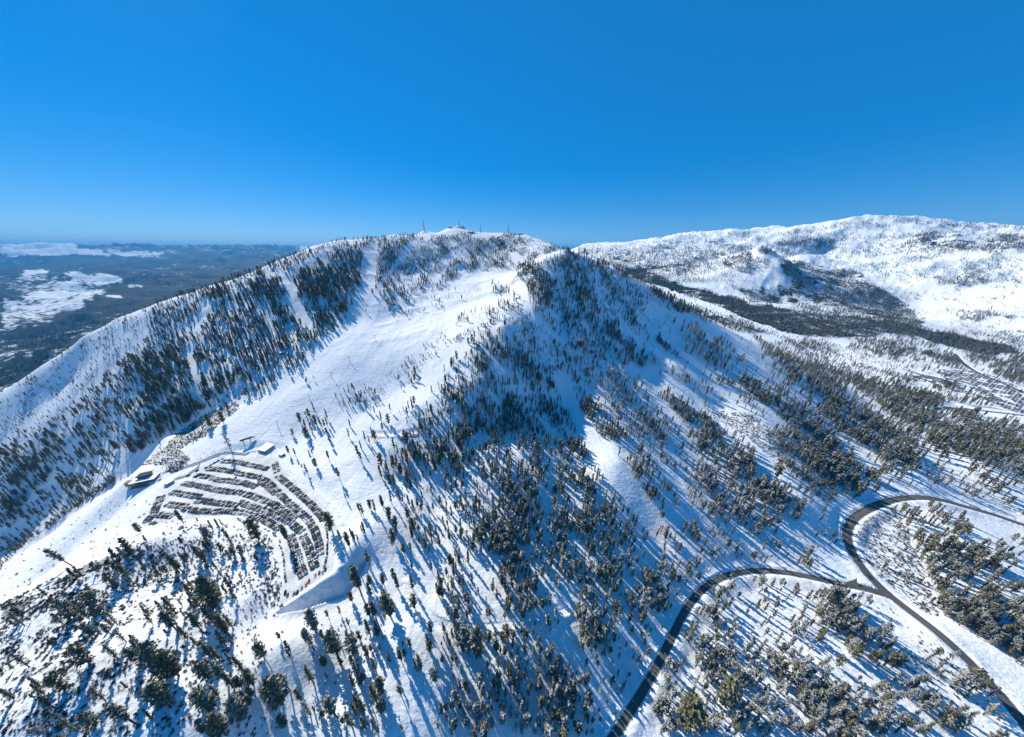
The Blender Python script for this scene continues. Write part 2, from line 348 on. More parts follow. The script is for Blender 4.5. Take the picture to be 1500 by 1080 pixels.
# spur under the saddle and the slope below it
region([(795,455),(850,505),(900,545),(960,600),(1000,640),(1000,740),(960,780),(890,850),(820,900),(700,860),(640,800),(640,700),(680,560),(715,500),(740,475)], 0.27, 16, 0.15)
region([(740,475),(790,455),(830,500),(860,560),(800,545),(760,520),(720,530)], 0.12, 13, 0)
region([(690,500),(735,480),(745,520),(760,580),(740,620),(690,600),(670,560),(685,520)], 0.32, 17, 0)
strip([(779,440),(790,455),(830,487),(870,518),(905,545)], 6, 0.6, 12); 
region([(870,530),(900,535),(960,590),(1040,640),(1090,680),(1100,720),(1060,770),(1000,740),(960,690),(930,640),(900,600)], 0.62, 16, 0.45)
region([(978,575),(1033,612),(1100,661),(1105,705),(1089,765),(1042,772),(992,735),(964,692),(936,645),(915,600),(940,590)], 0.68, 16, 0.6)
region([(700,690),(750,640),(800,650),(850,720),(880,790),(860,850),(820,890),(770,880),(700,830)], 0.55, 17, 0.3)
region([(835,600),(880,660),(915,730),(920,745),(880,720),(850,690)], 0.4, 15, 0.1)
region([(800,548),(832,550),(850,600),(870,630),(905,670),(940,715),(968,762),(955,795),(925,760),(905,735),(870,690),(850,645),(830,605)], 0.0, warp=.3)
region([(940,648),(952,652),(1003,715),(1040,760),(1030,770),(998,738),(960,695)], 0.04, warp=.3)
region([(925,552),(940,548),(985,602),(1010,640),(1000,640),(973,610)], 0.03, warp=.3)
region([(955,790),(968,775),(1100,850),(1060,850),(1000,865),(960,850)], 0.1, 15, 0.4)
region([(640,560),(700,500),(700,600),(690,700),(650,780),(590,740),(560,690),(590,640),(600,610)], 0.24, 18, 0)
# slope between the lot and the wood
region([(430,590),(530,600),(560,600),(600,590),(650,560),(640,620),(600,640),(560,700),(600,760),(650,850),(640,1080),(440,1080),(420,905),(500,860),(520,740),(450,700),(420,670),(430,640)], 0.05, 19, 0)
region([(600,640),(640,590),(700,590),(700,700),(640,760),(600,720),(580,680)], 0.2, 18, 0)
region([(560,780),(640,740),(700,790),(700,900),(640,880),(600,840)], 0.17, 17, 0)
region([(620,930),(700,920),(840,900),(880,930),(870,1080),(640,1080)], 0.34, 17, 0.3)
region([(700,860),(840,900),(700,915),(640,900)], 0.16, 17, .2)
region([(820,920),(860,860),(900,850),(960,900),(930,950),(880,980),(840,970)], 0.62, 19, 0.35)
region([(860,960),(900,950),(960,900),(985,920),(930,1000),(880,1080),(860,1080)], 0.04, 9, 0.3)
region([(640,960),(760,1000),(780,1080),(660,1080)], 0.42, 15, 0.6)
region([(840,830),(900,800),(960,800),(1000,850),(985,900),(930,890),(880,850)], 0.36, 15, 0.5)
region([(820,855),(860,860),(840,900),(820,920)], 0.0)
# knoll bottom left
region([(0,888),(60,862),(120,832),(190,802),(230,784),(270,766),(340,768),(400,790),(415,890),(385,930),(385,1080),(0,1080)], 0.05, 15, 0, 0.45)
region([(0,885),(120,832),(190,802),(195,812),(120,846),(0,915)], 0.0, 10, 0, 0.95, warp=.4)
region([(240,760),(330,775),(390,860),(385,950),(330,950),(290,880),(250,820)], 0.17, 17, 0, 0.22)
region([(185,930),(290,850),(390,950),(440,960),(440,1080),(190,1080)], 0.15, 18, 0, 0.16)
region([(370,880),(410,890),(440,930),(430,1080),(385,1080),(385,950)], 0.02, 12, 0, 0.04)
region([(20,850),(150,860),(170,920),(130,1000),(60,1080),(20,1060),(80,960)], 0.07, 14, 0.1, 0.55)
region([(430,920),(560,900),(600,960),(560,1080),(430,1080)], 0.12, 19, 0, 0.02)
# snow slope left of the knoll, with its scrub edge above the canyon
region([(0,828),(105,748),(190,690),(250,708),(222,735),(208,772),(195,800),(120,830),(0,885)], 0.0, 8, 0, 0.03, warp=.3)
strip([(0,832),(30,800),(60,780),(105,745),(150,715),(188,690)], 4, 0.5, 9, 0, .5)
region([(200,688),(255,655),(285,672),(262,692),(225,692)], 0.0, 5, 0, 0.7)
# --- right hand side
region([(950,440),(1005,466),(1100,500),(1140,520),(1240,570),(1300,620),(1240,680),(1240,760),(1200,765),(1150,700),(1100,650),(1030,610),(970,560),(930,520)], 0.03, 15, 0.1)
region([(985,470),(1010,478),(1090,520),(1100,545),(1060,545),(1000,515)], 0.22, 18, 0.1)
strip([(965,500),(1000,530),(1040,555),(1080,570)], 4, 0.35, 12, 0.1); strip([(940,520),(990,550),(1040,575)], 7, .3, 13, .1)
region([(1030,600),(1100,605),(1160,650),(1230,720),(1215,750),(1160,690),(1100,645)], 0.02, 8, 0, 0.45)
region([(1085,555),(1130,575),(1150,600),(1110,595),(1080,575)], 0.35, 17, 0.2); region([(1080,570),(1110,580),(1110,605),(1085,600)], 0.3, 15, .2)
region([(1136,600),(1150,592),(1192,609),(1215,640),(1239,664),(1289,700),(1255,724),(1230,713),(1189,691),(1164,658)], 0.66, 16, 0.55)
region([(1200,590),(1225,572),(1294,617),(1339,655),(1350,700),(1305,722),(1289,680),(1272,655),(1225,640)], 0.6, 16, 0.5)
region([(1215,640),(1275,655),(1290,695),(1275,690),(1240,668)], 0.1, 14, 0.5)
region([(1100,494),(1140,508),(1200,535),(1245,555),(1235,590),(1260,610),(1225,600),(1190,572),(1130,530)], 0.66, 17, 0.2)
region([(1175,585),(1160,560),(1190,570)], 0.1)
region([(1240,555),(1300,570),(1352,575),(1394,594),(1450,625),(1500,655),(1500,705),(1433,682),(1392,660),(1350,635),(1294,600),(1255,575)], 0.64, 17, 0.45)
region([(1315,575),(1350,568),(1375,585),(1365,600),(1330,592)], 0.7, 18, 0.3)
region([(1350,620),(1450,618),(1500,630),(1500,660),(1450,640)], 0.42, 16, 0.6)
region([(1230,550),(1160,520),(1165,512),(1240,535),(1270,545)], 0.45, 16, 0.1)
region([(1300,560),(1240,540),(1260,532),(1340,555),(1420,580),(1400,592),(1330,572)], 0.03, 14)
region([(1140,486),(1200,500),(1250,515),(1270,530),(1200,520),(1145,500)], 0.4, 17, 0.1)
region([(1250,495),(1330,500),(1345,520),(1300,525),(1260,512)], 0.36, 17, 0.1); region([(1350,510),(1395,520),(1410,540),(1370,535)], 0.5, 18, 0.1)
region([(1200,505),(1270,520),(1340,545),(1270,540)], 0.1, 10, 0.1, 0.1)
region([(1445,538),(1500,512),(1500,568),(1470,552)], 0.75, 18, 0); region([(1405,517),(1480,505),(1445,530),(1425,528)], 0.6, 17, 0)
# valley forest bands
region([(867,382),(900,387),(960,402),(1050,432),(1100,444),(1183,455),(1350,478),(1500,513),(1500,520),(1405,518),(1350,491),(1211,494),(1140,490),(1100,492),(1040,475),(1003,460),(940,425),(894,398)], 0.72, 17, 0, cov=0.6)
region([(930,415),(960,418),(1030,440),(1100,470),(1180,495),(1170,502),(1100,480),(1010,448)], 0.04, 12, 0, cov=0, warp=.3)
strip([(985,440),(1050,462),(1100,478)], 4, .5, 16)
region([(845,362),(900,368),(950,362),(1000,370),(1060,372),(1085,385),(1030,402),(1000,412),(960,402),(900,385),(867,380)], 0.36, 14, 0, cov=0.25)
region([(1142,380),(1217,387),(1258,397),(1300,430),(1358,467),(1350,478),(1250,462),(1183,455),(1100,440),(1060,418),(1120,415),(1150,400)], 0.45, 14, 0, cov=0.3)
region([(1060,410),(1110,376),(1145,395),(1165,420),(1110,425)], 0.06, 12, 0, cov=0)
region([(1300,430),(1358,467),(1345,480),(1270,455)], 0.6, 15, 0, cov=.4)
region([(930,355),(1000,341),(1150,340),(1290,318),(1500,330),(1500,500),(1440,500),(1360,468),(1300,425),(1250,392),(1180,385),(1140,378),(1100,368),(1040,362),(960,366)], 0.07, 12, 0, cov=0.04)
region([(1340,345),(1400,338),(1500,345),(1500,375),(1420,368),(1350,360)], 0.25, 11, 0, cov=.2); region([(1100,360),(1200,350),(1230,355),(1180,372),(1120,372)], 0.25, 11, 0, cov=.2)
region([(960,350),(1000,352),(1060,352),(1100,360),(1060,372),(990,368)], .22, 11, 0, cov=.2); region([(1360,405),(1440,395),(1460,410),(1400,430)], .2, 11)
region([(1240,392),(1290,400),(1350,440),(1370,450),(1350,467),(1300,430)], 0.02, 8, 0, 0.5); region([(1340,430),(1500,470),(1500,500),(1440,500),(1380,470)], .01, 8, 0, .08)
region([(1330,450),(1400,455),(1500,490),(1500,515),(1420,500),(1350,475)], 0.03, 8, 0, 0.5)
region([(1380,455),(1460,455),(1490,465),(1400,470)], .35, 14, 0)
# lower right
region([(1100,705),(1140,710),(1180,745),(1170,775),(1110,790),(1060,780),(1080,765)], 0.4, 15, 0.55)
region([(960,780),(1020,765),(1110,790),(1190,800),(1200,840),(1100,825),(1040,835)], 0.26, 15, 0.6)
region([(1190,770),(1235,760),(1230,800),(1258,840),(1240,850),(1190,840)], 0.03, 13, 0.4)
region([(1020,850),(1060,855),(1100,848),(1250,868),(1260,930),(1210,960),(1130,960),(1040,900)], 0.15, 16, 0.55)
region([(985,930),(1040,885),(1080,940),(1130,990),(1110,1080),(950,1080)], 0.32, 14, 0.65)
region([(1040,900),(1060,895),(1160,990),(1190,1080),(1130,1080),(1100,1000)], 0.08, 15, 0.5)
region([(1190,880),(1260,870),(1310,940),(1310,990),(1390,1060),(1400,1080),(1150,1080),(1180,1000),(1190,950)], 0.42, 18, 0.6)
region([(1100,960),(1170,940),(1200,1000),(1170,1080),(1100,1080)], 0.3, 16, 0.75)
region([(1310,745),(1340,755),(1370,800),(1400,830),(1350,830),(1310,790)], 0.3, 15, 0.45)
region([(1355,742),(1400,752),(1430,775),(1400,800),(1360,775)], 0.3, 15, 0.55); region([(1400,800),(1500,790),(1500,830),(1430,840)], 0.14, 13, 0.6)
region([(1345,790),(1400,800),(1500,850),(1500,980),(1440,940),(1380,900),(1340,840)], 0.42, 17, 0.5)
region([(1300,700),(1380,690),(1500,750),(1500,765),(1400,735),(1310,728)], 0.07, 14, 0.4, 0.05)
region([(1262,760),(1310,745),(1350,830),(1380,910),(1330,885),(1280,840),(1250,790)], 0.02, 10, 0.6, 0.35)
region([(1270,860),(1300,872),(1400,960),(1470,1050),(1440,1080),(1400,1060),(1310,960)], 0.02, 15, 0.3, 0.1)
region([(1380,1000),(1430,980),(1480,1060),(1440,1060)], 0.1, 16, .4)
HT[my < 640] *= .78; FRO[:] = np.clip(FRO * .8, .05, 1); FRO[(mx > 850) & (my < 560)] = .4; DEN[(mx < 520) & (my > 440) & (my < 700) & (DEN > .3)] *= .66; DEN[(mx > 400) & (mx < 640) & (my > 880) & (DEN < .2)] *= 1.6; cmask = in_poly(mx, my, [(640,560),(740,470),(800,455),(900,540),(1110,650),(1110,790),(960,930),(880,1080),(640,1080),(640,860),(560,700)]); DEN[cmask] = np.minimum(DEN[cmask] * 1.4, np.where(my[cmask] > 820, .27, .34)); HT[cmask] *= .8; DEN[cmask & (my > 480) & (my < 700)] *= 1.15; HT[(my > 640) & ~cmask] *= .9; HT[(mx < 400) & (my > 760)] *= .85; sh_ = in_poly(mx, my, [(748,390),(830,369),(1000,465),(920,560),(800,460)]); DEN[sh_] *= 1.1  # extra frost on the far right woods lightens dark crowns in place of haze
q9 = (mx > 1090) & (my > 485) & (my < 735); DEN[q9] = np.minimum(DEN[q9] * 1.5, .85); q9 &= (mx > 1130) & (DEN < .05) & (fbm(mx / 30, my / 12, 3, 97) > -.3); DEN[q9] = .26; q8 = (mx > 845) & (mx < 1100) & (my > 360) & (my < 415); DEN[q8] = np.maximum(DEN[q8], .28) * 1.3; q7 = (mx > 930) & (my < 372); DEN[q7] = DEN[q7] * 1.5
DEN[:] = np.minimum(DEN, .95)
# nothing grows on roads, lot, trails
for ln, w in [([(880,1110),(932,1028),(960,982),(984,934),(1004,892),(1030,860),(1060,844),(1100,835),(1150,838),(1200,848),(1275,864),(1300,873)], 11), ([(1500,1058),(1440,988),(1380,932),(1330,893),(1290,862),(1262,832),(1243,802),(1238,778),(1250,758),(1275,744),(1305,732),(1345,728),(1400,738),(1450,752),(1500,769)], 12),
              ([(1366,604),(1400,598),(1440,602),(1500,609)], 6), ([(1398,520),(1430,547),(1480,568),(1500,577)], 4), ([(592,858),(630,905),(650,916),(712,919),(790,908),(830,895)], 5), ([(545,636),(610,636)], 5)]:
    d, t = seg_dist(mx, my, ln); m = d < w; DEN[m] = 0; BRU[m] = 0
m = in_poly(mx, my, lot_px); DEN[m] = 0; BRU[m] = 0
lot2_px = [(1372,546),(1385,541),(1430,545),(1460,553),(1500,572),(1500,608),(1470,598),(1440,585),(1400,567)]
lot3_px = [(1318,545),(1330,543),(1400,560),(1398,566),(1360,560)]
for pl in (lot2_px, lot3_px): m = in_poly(mx, my, pl); DEN[m] = 0; BRU[m] = 0
m = (mx > 170) & (mx < 245) & (my > 682) & (my < 735); DEN[m] = 0; BRU[m] = 0

# ------------------------------------------------------------------ terrain mesh
def attr_maps():
    px, py, z = project(GX, GY, H + CAMZ)
    vis = (SL >= CM - 0.004 - 0.15 / RR[None] * 3) & (px > 0) & (px < 1500) & (py > 300) & (py < 1080) & (GY * CT - H * ST > 1)
    ix = np.clip((px / RS).astype(int), 0, MW - 1); iy = np.clip((py / RS).astype(int), 0, MH - 1)
    cov = np.where(vis, COV[iy, ix], np.where(GX < -1500, 0.75, 0.25) * sstep(1800, 4000, dist))
    bru = np.where(vis, BRU[iy, ix], 0.0)
    return cov * sstep(1500, 1900, dist), bru
cov, bru = attr_maps()
for _ in range(2):
    for F in (cov, bru): F[1:-1, 1:-1] = (F[1:-1, 1:-1] * 2 + F[:-2, 1:-1] + F[2:, 1:-1] + F[1:-1, :-2] + F[1:-1, 2:]) / 6
nv = NA * NR + 1
co = np.zeros((nv, 3), np.float32); co[:-1, 0] = GX.ravel(); co[:-1, 1] = GY.ravel(); co[:-1, 2] = (H + CAMZ).ravel()
co[-1] = (0, 0, H[:, 0].mean() + CAMZ)
ai = np.arange(NA); an = (ai + 1) % NA; rj = np.arange(NR - 1)
q = np.stack([(ai[:, None] * NR + rj), (an[:, None] * NR + rj), (an[:, None] * NR + rj + 1), (ai[:, None] * NR + rj + 1)], -1).reshape(-1, 4)[:, ::-1]
fan = np.stack([ai * NR, an * NR, np.full(NA, nv - 1)], 1)
me = bpy.data.meshes.new("snowy_terrain")
me.vertices.add(nv); me.vertices.foreach_set("co", co.ravel())
nq = len(q); loops = np.concatenate([q.ravel(), fan.ravel()]).astype(np.int32)
me.loops.add(len(loops)); me.loops.foreach_set("vertex_index", loops)
me.polygons.add(nq + NA)
ls = np.concatenate([np.arange(nq) * 4, nq * 4 + np.arange(NA) * 3]).astype(np.int32)
me.polygons.foreach_set("loop_start", ls)
me.polygons.foreach_set("use_smooth", np.ones(nq + NA, bool))
me.update(calc_edges=True)
for nm, F in (("cover", cov), ("brush", bru)):
    a = me.attributes.new(nm, 'FLOAT', 'POINT'); v = np.zeros(nv, np.float32); v[:-1] = F.ravel(); a.data.foreach_set("value", v)
terrain = bpy.data.objects.new("snowy_terrain", me); COL.objects.link(terrain)
terrain['kind'] = 'structure'
terrain['label'] = 'snow covered mountain slopes, ski bowl and valleys'
terrain['category'] = 'terrain'

# ------------------------------------------------------------------ materials
def nmat(name):
    m = bpy.data.materials.new(name); m.use_nodes = True; nt = m.node_tree; b = nt.nodes['Principled BSDF']; return m, nt, b
def nd(nt, t, **k):
    n = nt.nodes.new(t)
    for a, v in k.items():
        if a.startswith('i_'): n.inputs[a[2:].replace('_', ' ')].default_value = v
        else: setattr(n, a, v)
    return n
def ramp(nt, src, p0, p1, c0=(0,0,0,1), c1=(1,1,1,1)):
    r = nt.nodes.new('ShaderNodeValToRGB'); r.color_ramp.elements[0].position = p0; r.color_ramp.elements[1].position = p1
    r.color_ramp.elements[0].color = c0; r.color_ramp.elements[1].color = c1; nt.links.new(src, r.inputs[0]); return r.outputs[0]
def mathn(nt, op, a, b=None, c=None):
    n = nt.nodes.new('ShaderNodeMath'); n.operation = op
    for i, v in enumerate((a, b, c)):
        if v is None: continue
        if isinstance(v, (int, float)): n.inputs[i].default_value = v
        else: nt.links.new(v, n.inputs[i])
    return n.outputs[0]
def mixc(nt, f, a, b):
    n = nt.nodes.new('ShaderNodeMix'); n.data_type = 'RGBA'
    if isinstance(f, (int, float)): n.inputs[0].default_value = f
    else: nt.links.new(f, n.inputs[0])
    for i, v in ((6, a), (7, b)):
        if isinstance(v, tuple): n.inputs[i].default_value = (*v, 1) if len(v) == 3 else v
        else: nt.links.new(v, n.inputs[i])
    return n.outputs[2]
def noise(nt, vec, scale, detail=4, rough=.55):
    n = nt.nodes.new('ShaderNodeTexNoise'); n.inputs['Scale'].default_value = scale; n.inputs['Detail'].default_value = detail; n.inputs['Roughness'].default_value = rough
    nt.links.new(vec, n.inputs['Vector']); return n.outputs['Fac']
m, nt, b = nmat("snow_ground")
geo = nt.nodes.new('ShaderNodeNewGeometry'); pos = geo.outputs['Position']
at1 = nd(nt, 'ShaderNodeAttribute', attribute_name='cover').outputs['Fac']; at2 = nd(nt, 'ShaderNodeAttribute', attribute_name='brush').outputs['Fac']
snowc = mixc(nt, noise(nt, pos, 0.02, 5), (0.82, 0.83, 0.85), (0.89, 0.89, 0.88))
# brush twigs poking through: fine speckle whose threshold follows the brush amount
sp = noise(nt, pos, 0.26, 7, .8)
thr = mathn(nt, 'SUBTRACT', 0.63, mathn(nt, 'MULTIPLY', at2, 0.24))
tw = nt.nodes.new('ShaderNodeMapRange'); nt.links.new(sp, tw.inputs[0]); nt.links.new(thr, tw.inputs[1]); nt.links.new(mathn(nt, 'ADD', thr, 0.09), tw.inputs[2])
twm = mathn(nt, 'MULTIPLY', tw.outputs[0], mathn(nt, 'MINIMUM', mathn(nt, 'MULTIPLY', at2, 6.0), 0.85))
brc = mixc(nt, noise(nt, pos, 0.2, 3), (0.09, 0.075, 0.06), (0.22, 0.19, 0.165))
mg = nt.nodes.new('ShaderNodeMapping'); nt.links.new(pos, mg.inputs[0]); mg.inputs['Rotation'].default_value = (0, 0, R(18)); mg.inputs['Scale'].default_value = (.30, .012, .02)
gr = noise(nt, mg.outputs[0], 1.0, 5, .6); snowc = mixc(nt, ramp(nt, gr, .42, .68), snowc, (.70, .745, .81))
c = mixc(nt, twm, snowc, brc)
# far-off wood: speckled dark cover with snow between the crowns
n1 = noise(nt, pos, 0.012, 8, .72); n2 = noise(nt, pos, 0.0016, 5, .6)
s = mathn(nt, 'ADD', mathn(nt, 'MULTIPLY', n1, 0.75), mathn(nt, 'MULTIPLY', n2, 0.5))
th = mathn(nt, 'SUBTRACT', 0.75, mathn(nt, 'MULTIPLY', at1, 0.33))
mr = nt.nodes.new('ShaderNodeMapRange'); nt.links.new(s, mr.inputs[0]); nt.links.new(th, mr.inputs[1]); nt.links.new(mathn(nt, 'ADD', th, 0.06), mr.inputs[2])
fm = mathn(nt, 'MULTIPLY', mr.outputs[0], mathn(nt, 'MINIMUM', mathn(nt, 'MULTIPLY', at1, 8.0), 1.0))
c = mixc(nt, fm, c, mixc(nt, n1, (0.006, 0.014, 0.014), (0.018, 0.028, 0.028)))
# bare rock on the steepest faces high up
sz = nt.nodes.new('ShaderNodeSeparateXYZ'); nt.links.new(geo.outputs['Normal'], sz.inputs[0])
rk = mathn(nt, 'MULTIPLY', ramp(nt, mathn(nt, 'ADD', sz.outputs[2], mathn(nt, 'MULTIPLY', noise(nt, pos, .12, 5), -.35)), .40, .50, (1,1,1,1), (0,0,0,1)), 0.8)
szp = nt.nodes.new('ShaderNodeSeparateXYZ'); nt.links.new(pos, szp.inputs[0]); rk = mathn(nt, 'MULTIPLY', rk, ramp(nt, mathn(nt, 'DIVIDE', szp.outputs[2], 1500.0), .55, .62))
c = mixc(nt, rk, c, (0.2, 0.18, 0.165))
nt.links.new(c, b.inputs['Base Color']); b.inputs['Roughness'].default_value = .85; b.inputs['Specular IOR Level'].default_value = .03
bp = nt.nodes.new('ShaderNodeBump'); bp.inputs['Strength'].default_value = .7; bp.inputs['Distance'].default_value = 1.2
mp = nt.nodes.new('ShaderNodeMapping'); nt.links.new(pos, mp.inputs[0]); mp.inputs['Rotation'].default_value = (0, 0, R(-35)); mp.inputs['Scale'].default_value = (.25, 1, 1)
hh = mathn(nt, 'ADD', noise(nt, pos, .28, 6, .6), mathn(nt, 'MULTIPLY', noise(nt, mp.outputs[0], .25, 4), .8))
nt.links.new(hh, bp.inputs['Height']); nt.links.new(bp.outputs[0], b.inputs['Normal'])
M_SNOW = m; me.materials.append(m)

def simple(name, col, rough=.6, metal=0, var=0.12, scale=2.0, spec=.4):
    m, nt, b = nmat(name); tc = nt.nodes.new('ShaderNodeTexCoord')
    f = noise(nt, tc.outputs['Object'], scale, 4)
    d = tuple(max(0, x * (1 - var)) for x in col); e = tuple(min(1, x * (1 + var)) for x in col)
    nt.links.new(mixc(nt, f, d, e), b.inputs['Base Color']); b.inputs['Roughness'].default_value = rough; b.inputs['Metallic'].default_value = metal; b.inputs['Specular IOR Level'].default_value = spec
    return m
M_BARK = simple("pine_bark", (.13, .085, .06), .9, 0, .35, 1.5, .1)
M_DEAD = simple("bare_wood", (.26, .23, .21), .9, 0, .25, 1.5, .1)
M_METAL = simple("galvanised_steel", (.25, .26, .28), .5, .3, .1, 1)
M_DSTEEL = simple("dark_steel", (.07, .075, .085), .5, .2, .1, 1)
M_ROOFSNOW = simple("roof_snow", (.84, .86, .88), .6, 0, .04, .3)
M_GREYROOF = simple("grey_roof", (.075, .08, .085), .9, 0, .1, .5, .05)
M_FASCIA = simple("brown_fascia", (.17, .07, .05), .7, 0, .15, 1)
M_WALL = simple("timber_wall", (.22, .17, .13), .8, 0, .15, 1)
M_TEAL = simple("tinted_glass", (.03, .12, .15), .1, 0, .2, 1, .6)
M_CONC = simple("grey_wall", (.34, .35, .36), .8, 0, .1, 1)
M_BLUE = simple("blue_canvas", (.03, .12, .40), .7, 0, .1, 1)
M_RED = simple("red_paint", (.42, .04, .03), .5, 0, .1, 1)
def foliage(name, frost, c0=(.03, .042, .02), c1=(.085, .088, .042)):
    m, nt, b = nmat(name); oi = nt.nodes.new('ShaderNodeObjectInfo'); g = nt.nodes.new('ShaderNodeNewGeometry'); p = g.outputs['Position']
    c = mixc(nt, noise(nt, p, .9, 3), c0, c1)
    c = mixc(nt, mathn(nt, 'MULTIPLY', oi.outputs['Random'], .45), c, (.09, .075, .045))
    s = nt.nodes.new('ShaderNodeSeparateXYZ'); nt.links.new(g.outputs['Normal'], s.inputs[0])
    upn = mathn(nt, 'ABSOLUTE', s.outputs[2])
    k = mathn(nt, 'ADD', mathn(nt, 'MULTIPLY', upn, .55), mathn(nt, 'MULTIPLY', noise(nt, p, .8, 3), .75))
    k = mathn(nt, 'ADD', k, mathn(nt, 'MULTIPLY', oi.outputs['Random'], .12))
    f = ramp(nt, k, 1.0 - frost, 1.16 - frost) if 1.16 - frost <= 1 else ramp(nt, mathn(nt, 'MULTIPLY', k, .8), .8 * (1.0 - frost), min(1, .8 * (1.16 - frost)))
    c = mixc(nt, mathn(nt, 'MULTIPLY', f, .75), c, (.6, .6, .61))
    nt.links.new(c, b.inputs['Base Color']); b.inputs['Roughness'].default_value = .85; b.inputs['Specular IOR Level'].default_value = .04
    return m
M_GREEN = foliage("pine_needles", .12, (.065, .072, .034), (.26, .235, .115)); M_FROST = foliage("snowy_pine_needles", .27, (.07, .068, .042), (.25, .225, .145))
M_BRUSHLEAF = foliage("brush_twigs", .12, (.05, .04, .03), (.15, .12, .09))
M_TWIG = foliage("leafless_twigs", .3, (.14, .11, .09), (.26, .22, .19))

# ------------------------------------------------------------------ sky, sun, haze
w_ = bpy.data.worlds.new("World"); scene.world = w_; w_.use_nodes = True; nt = w_.node_tree
sky = nt.nodes.new('ShaderNodeTexSky'); sky.sky_type = 'NISHITA'; sky.sun_disc = False
sky.sun_elevation = SUN_EL; sky.sun_rotation = SUN_AZ; sky.altitude = 2600; sky.air_density = 1.0; sky.dust_density = 0.25; sky.ozone_density = 2.5
hs_ = nt.nodes.new('ShaderNodeHueSaturation'); hs_.inputs['Saturation'].default_value = 1.5; hs_.inputs['Value'].default_value = .86
nt.links.new(sky.outputs[0], hs_.inputs['Color'])
bg = nt.nodes['Background']; bg.inputs[1].default_value = 0.10; nt.links.new(mixc(nt, .46, hs_.outputs[0], (.12, 2.0, 5.5)), bg.inputs[0])
ld = bpy.data.lights.new("sun", 'SUN'); sun = bpy.data.objects.new("sun", ld); COL.objects.link(sun)
ld.energy = 4.8; ld.angle = R(.5); ld.color = (1, .945, .80)
sv = Vector((math.sin(SUN_AZ) * math.cos(SUN_EL), math.cos(SUN_AZ) * math.cos(SUN_EL), math.sin(SUN_EL)))
sun.rotation_euler = sv.to_track_quat('Z', 'Y').to_euler(); sun.location = (0, 0, 3000)
scene.view_settings.view_transform = 'Standard'; scene.view_settings.look = 'None'; scene.view_settings.exposure = 0.5
HAZE = globals().get('HAZE', True)
if HAZE:
    hb = 52000; z0 = CAMZ + H.min() - 1; z1 = CAMZ + max(H.max(), 60) + 20
    v = [(x * hb, y * hb, z) for z in (z0, z1) for x, y in ((-1, -1), (1, -1), (1, 1), (-1, 1))]
    hm = bpy.data.meshes.new("haze"); hm.from_pydata(v, [], [(3, 2, 1, 0), (4, 5, 6, 7), (0, 1, 5, 4), (1, 2, 6, 5), (2, 3, 7, 6), (3, 0, 4, 7)])
    ho = bpy.data.objects.new("haze", hm); COL.objects.link(ho); ho['kind'] = 'stuff'; ho['label'] = 'thin blue air haze over the far valleys'; ho['category'] = 'haze'
    mh = bpy.data.materials.new("haze_air"); mh.use_nodes = True; n = mh.node_tree; n.nodes.remove(n.nodes['Principled BSDF'])
    pv = n.nodes.new('ShaderNodeVolumePrincipled'); pv.inputs['Color'].default_value = (.05, .46, 1.0, 1); pv.inputs['Density'].default_value = 4.4e-5; pv.inputs['Anisotropy'].default_value = 0.0
    n.links.new(pv.outputs[0], n.nodes['Material Output'].inputs['Volume']); hm.materials.append(mh)
# ------------------------------------------------------------------ mesh helpers
class MB:
    def __init__(s): s.v = []; s.f = []; s.m = []; s.sm = []
    def add(s, vs, fs, mi=0, smooth=False):
        b = len(s.v); s.v += [tuple(map(float, p)) for p in vs]
        for f in fs: s.f.append(tuple(b + i for i in f)); s.m.append(mi); s.sm.append(smooth)
    def box(s, c, d, mi=0, rz=0, taper=1.0, shift=(0, 0)):
        x, y, z = c; a, b_, h = d[0] / 2, d[1] / 2, d[2] / 2; cs, sn = math.cos(rz), math.sin(rz); vs = []
        for k, t in ((-1, 1.0), (1, taper)):
            for i, j in ((-1, -1), (1, -1), (1, 1), (-1, 1)):
                px_, py_ = i * a * t + (shift[0] if k > 0 else 0), j * b_ * t + (shift[1] if k > 0 else 0)
                vs.append((x + px_ * cs - py_ * sn, y + px_ * sn + py_ * cs, z + k * h))
        s.add(vs, [(3, 2, 1, 0), (4, 5, 6, 7), (0, 1, 5, 4), (1, 2, 6, 5), (2, 3, 7, 6), (3, 0, 4, 7)], mi)
    def tube(s, pts, rad, n=6, mi=0, cap=True):
        pts = [Vector(p) for p in pts]; base = []
        for i, p in enumerate(pts):
            d = (pts[min(i + 1, len(pts) - 1)] - pts[max(i - 1, 0)]).normalized()
            a = d.cross(Vector((0, 0, 1)) if abs(d.z) < .9 else Vector((1, 0, 0))).normalized(); b_ = d.cross(a)
            r = rad[i] if isinstance(rad, (list, tuple)) else rad
            base += [p + a * r * math.cos(2 * math.pi * k / n) + b_ * r * math.sin(2 * math.pi * k / n) for k in range(n)]
        fs = [(i * n + k, i * n + (k + 1) % n, (i + 1) * n + (k + 1) % n, (i + 1) * n + k) for i in range(len(pts) - 1) for k in range(n)]
        if cap: fs += [tuple(range(n))[::-1], tuple((len(pts) - 1) * n + k for k in range(n))]
        s.add(base, fs, mi, True)
    def mesh(s, name, mats):
        me = bpy.data.meshes.new(name); me.from_pydata(s.v, [], s.f); me.polygons.foreach_set('material_index', s.m); me.polygons.foreach_set('use_smooth', s.sm)
        for m_ in mats: me.materials.append(m_)
        me.update(); return me
def obj(name, mesh, parent=None, link=True):
    o = bpy.data.objects.new(name, mesh)
    if link: COL.objects.link(o)
    if parent: o.parent = parent
    return o
def tag(o, label=None, cat=None, group=None, kind=None):
    if label: o['label'] = label
    if cat: o['category'] = cat
    if group: o['group'] = group
    if kind: o['kind'] = kind
    return o
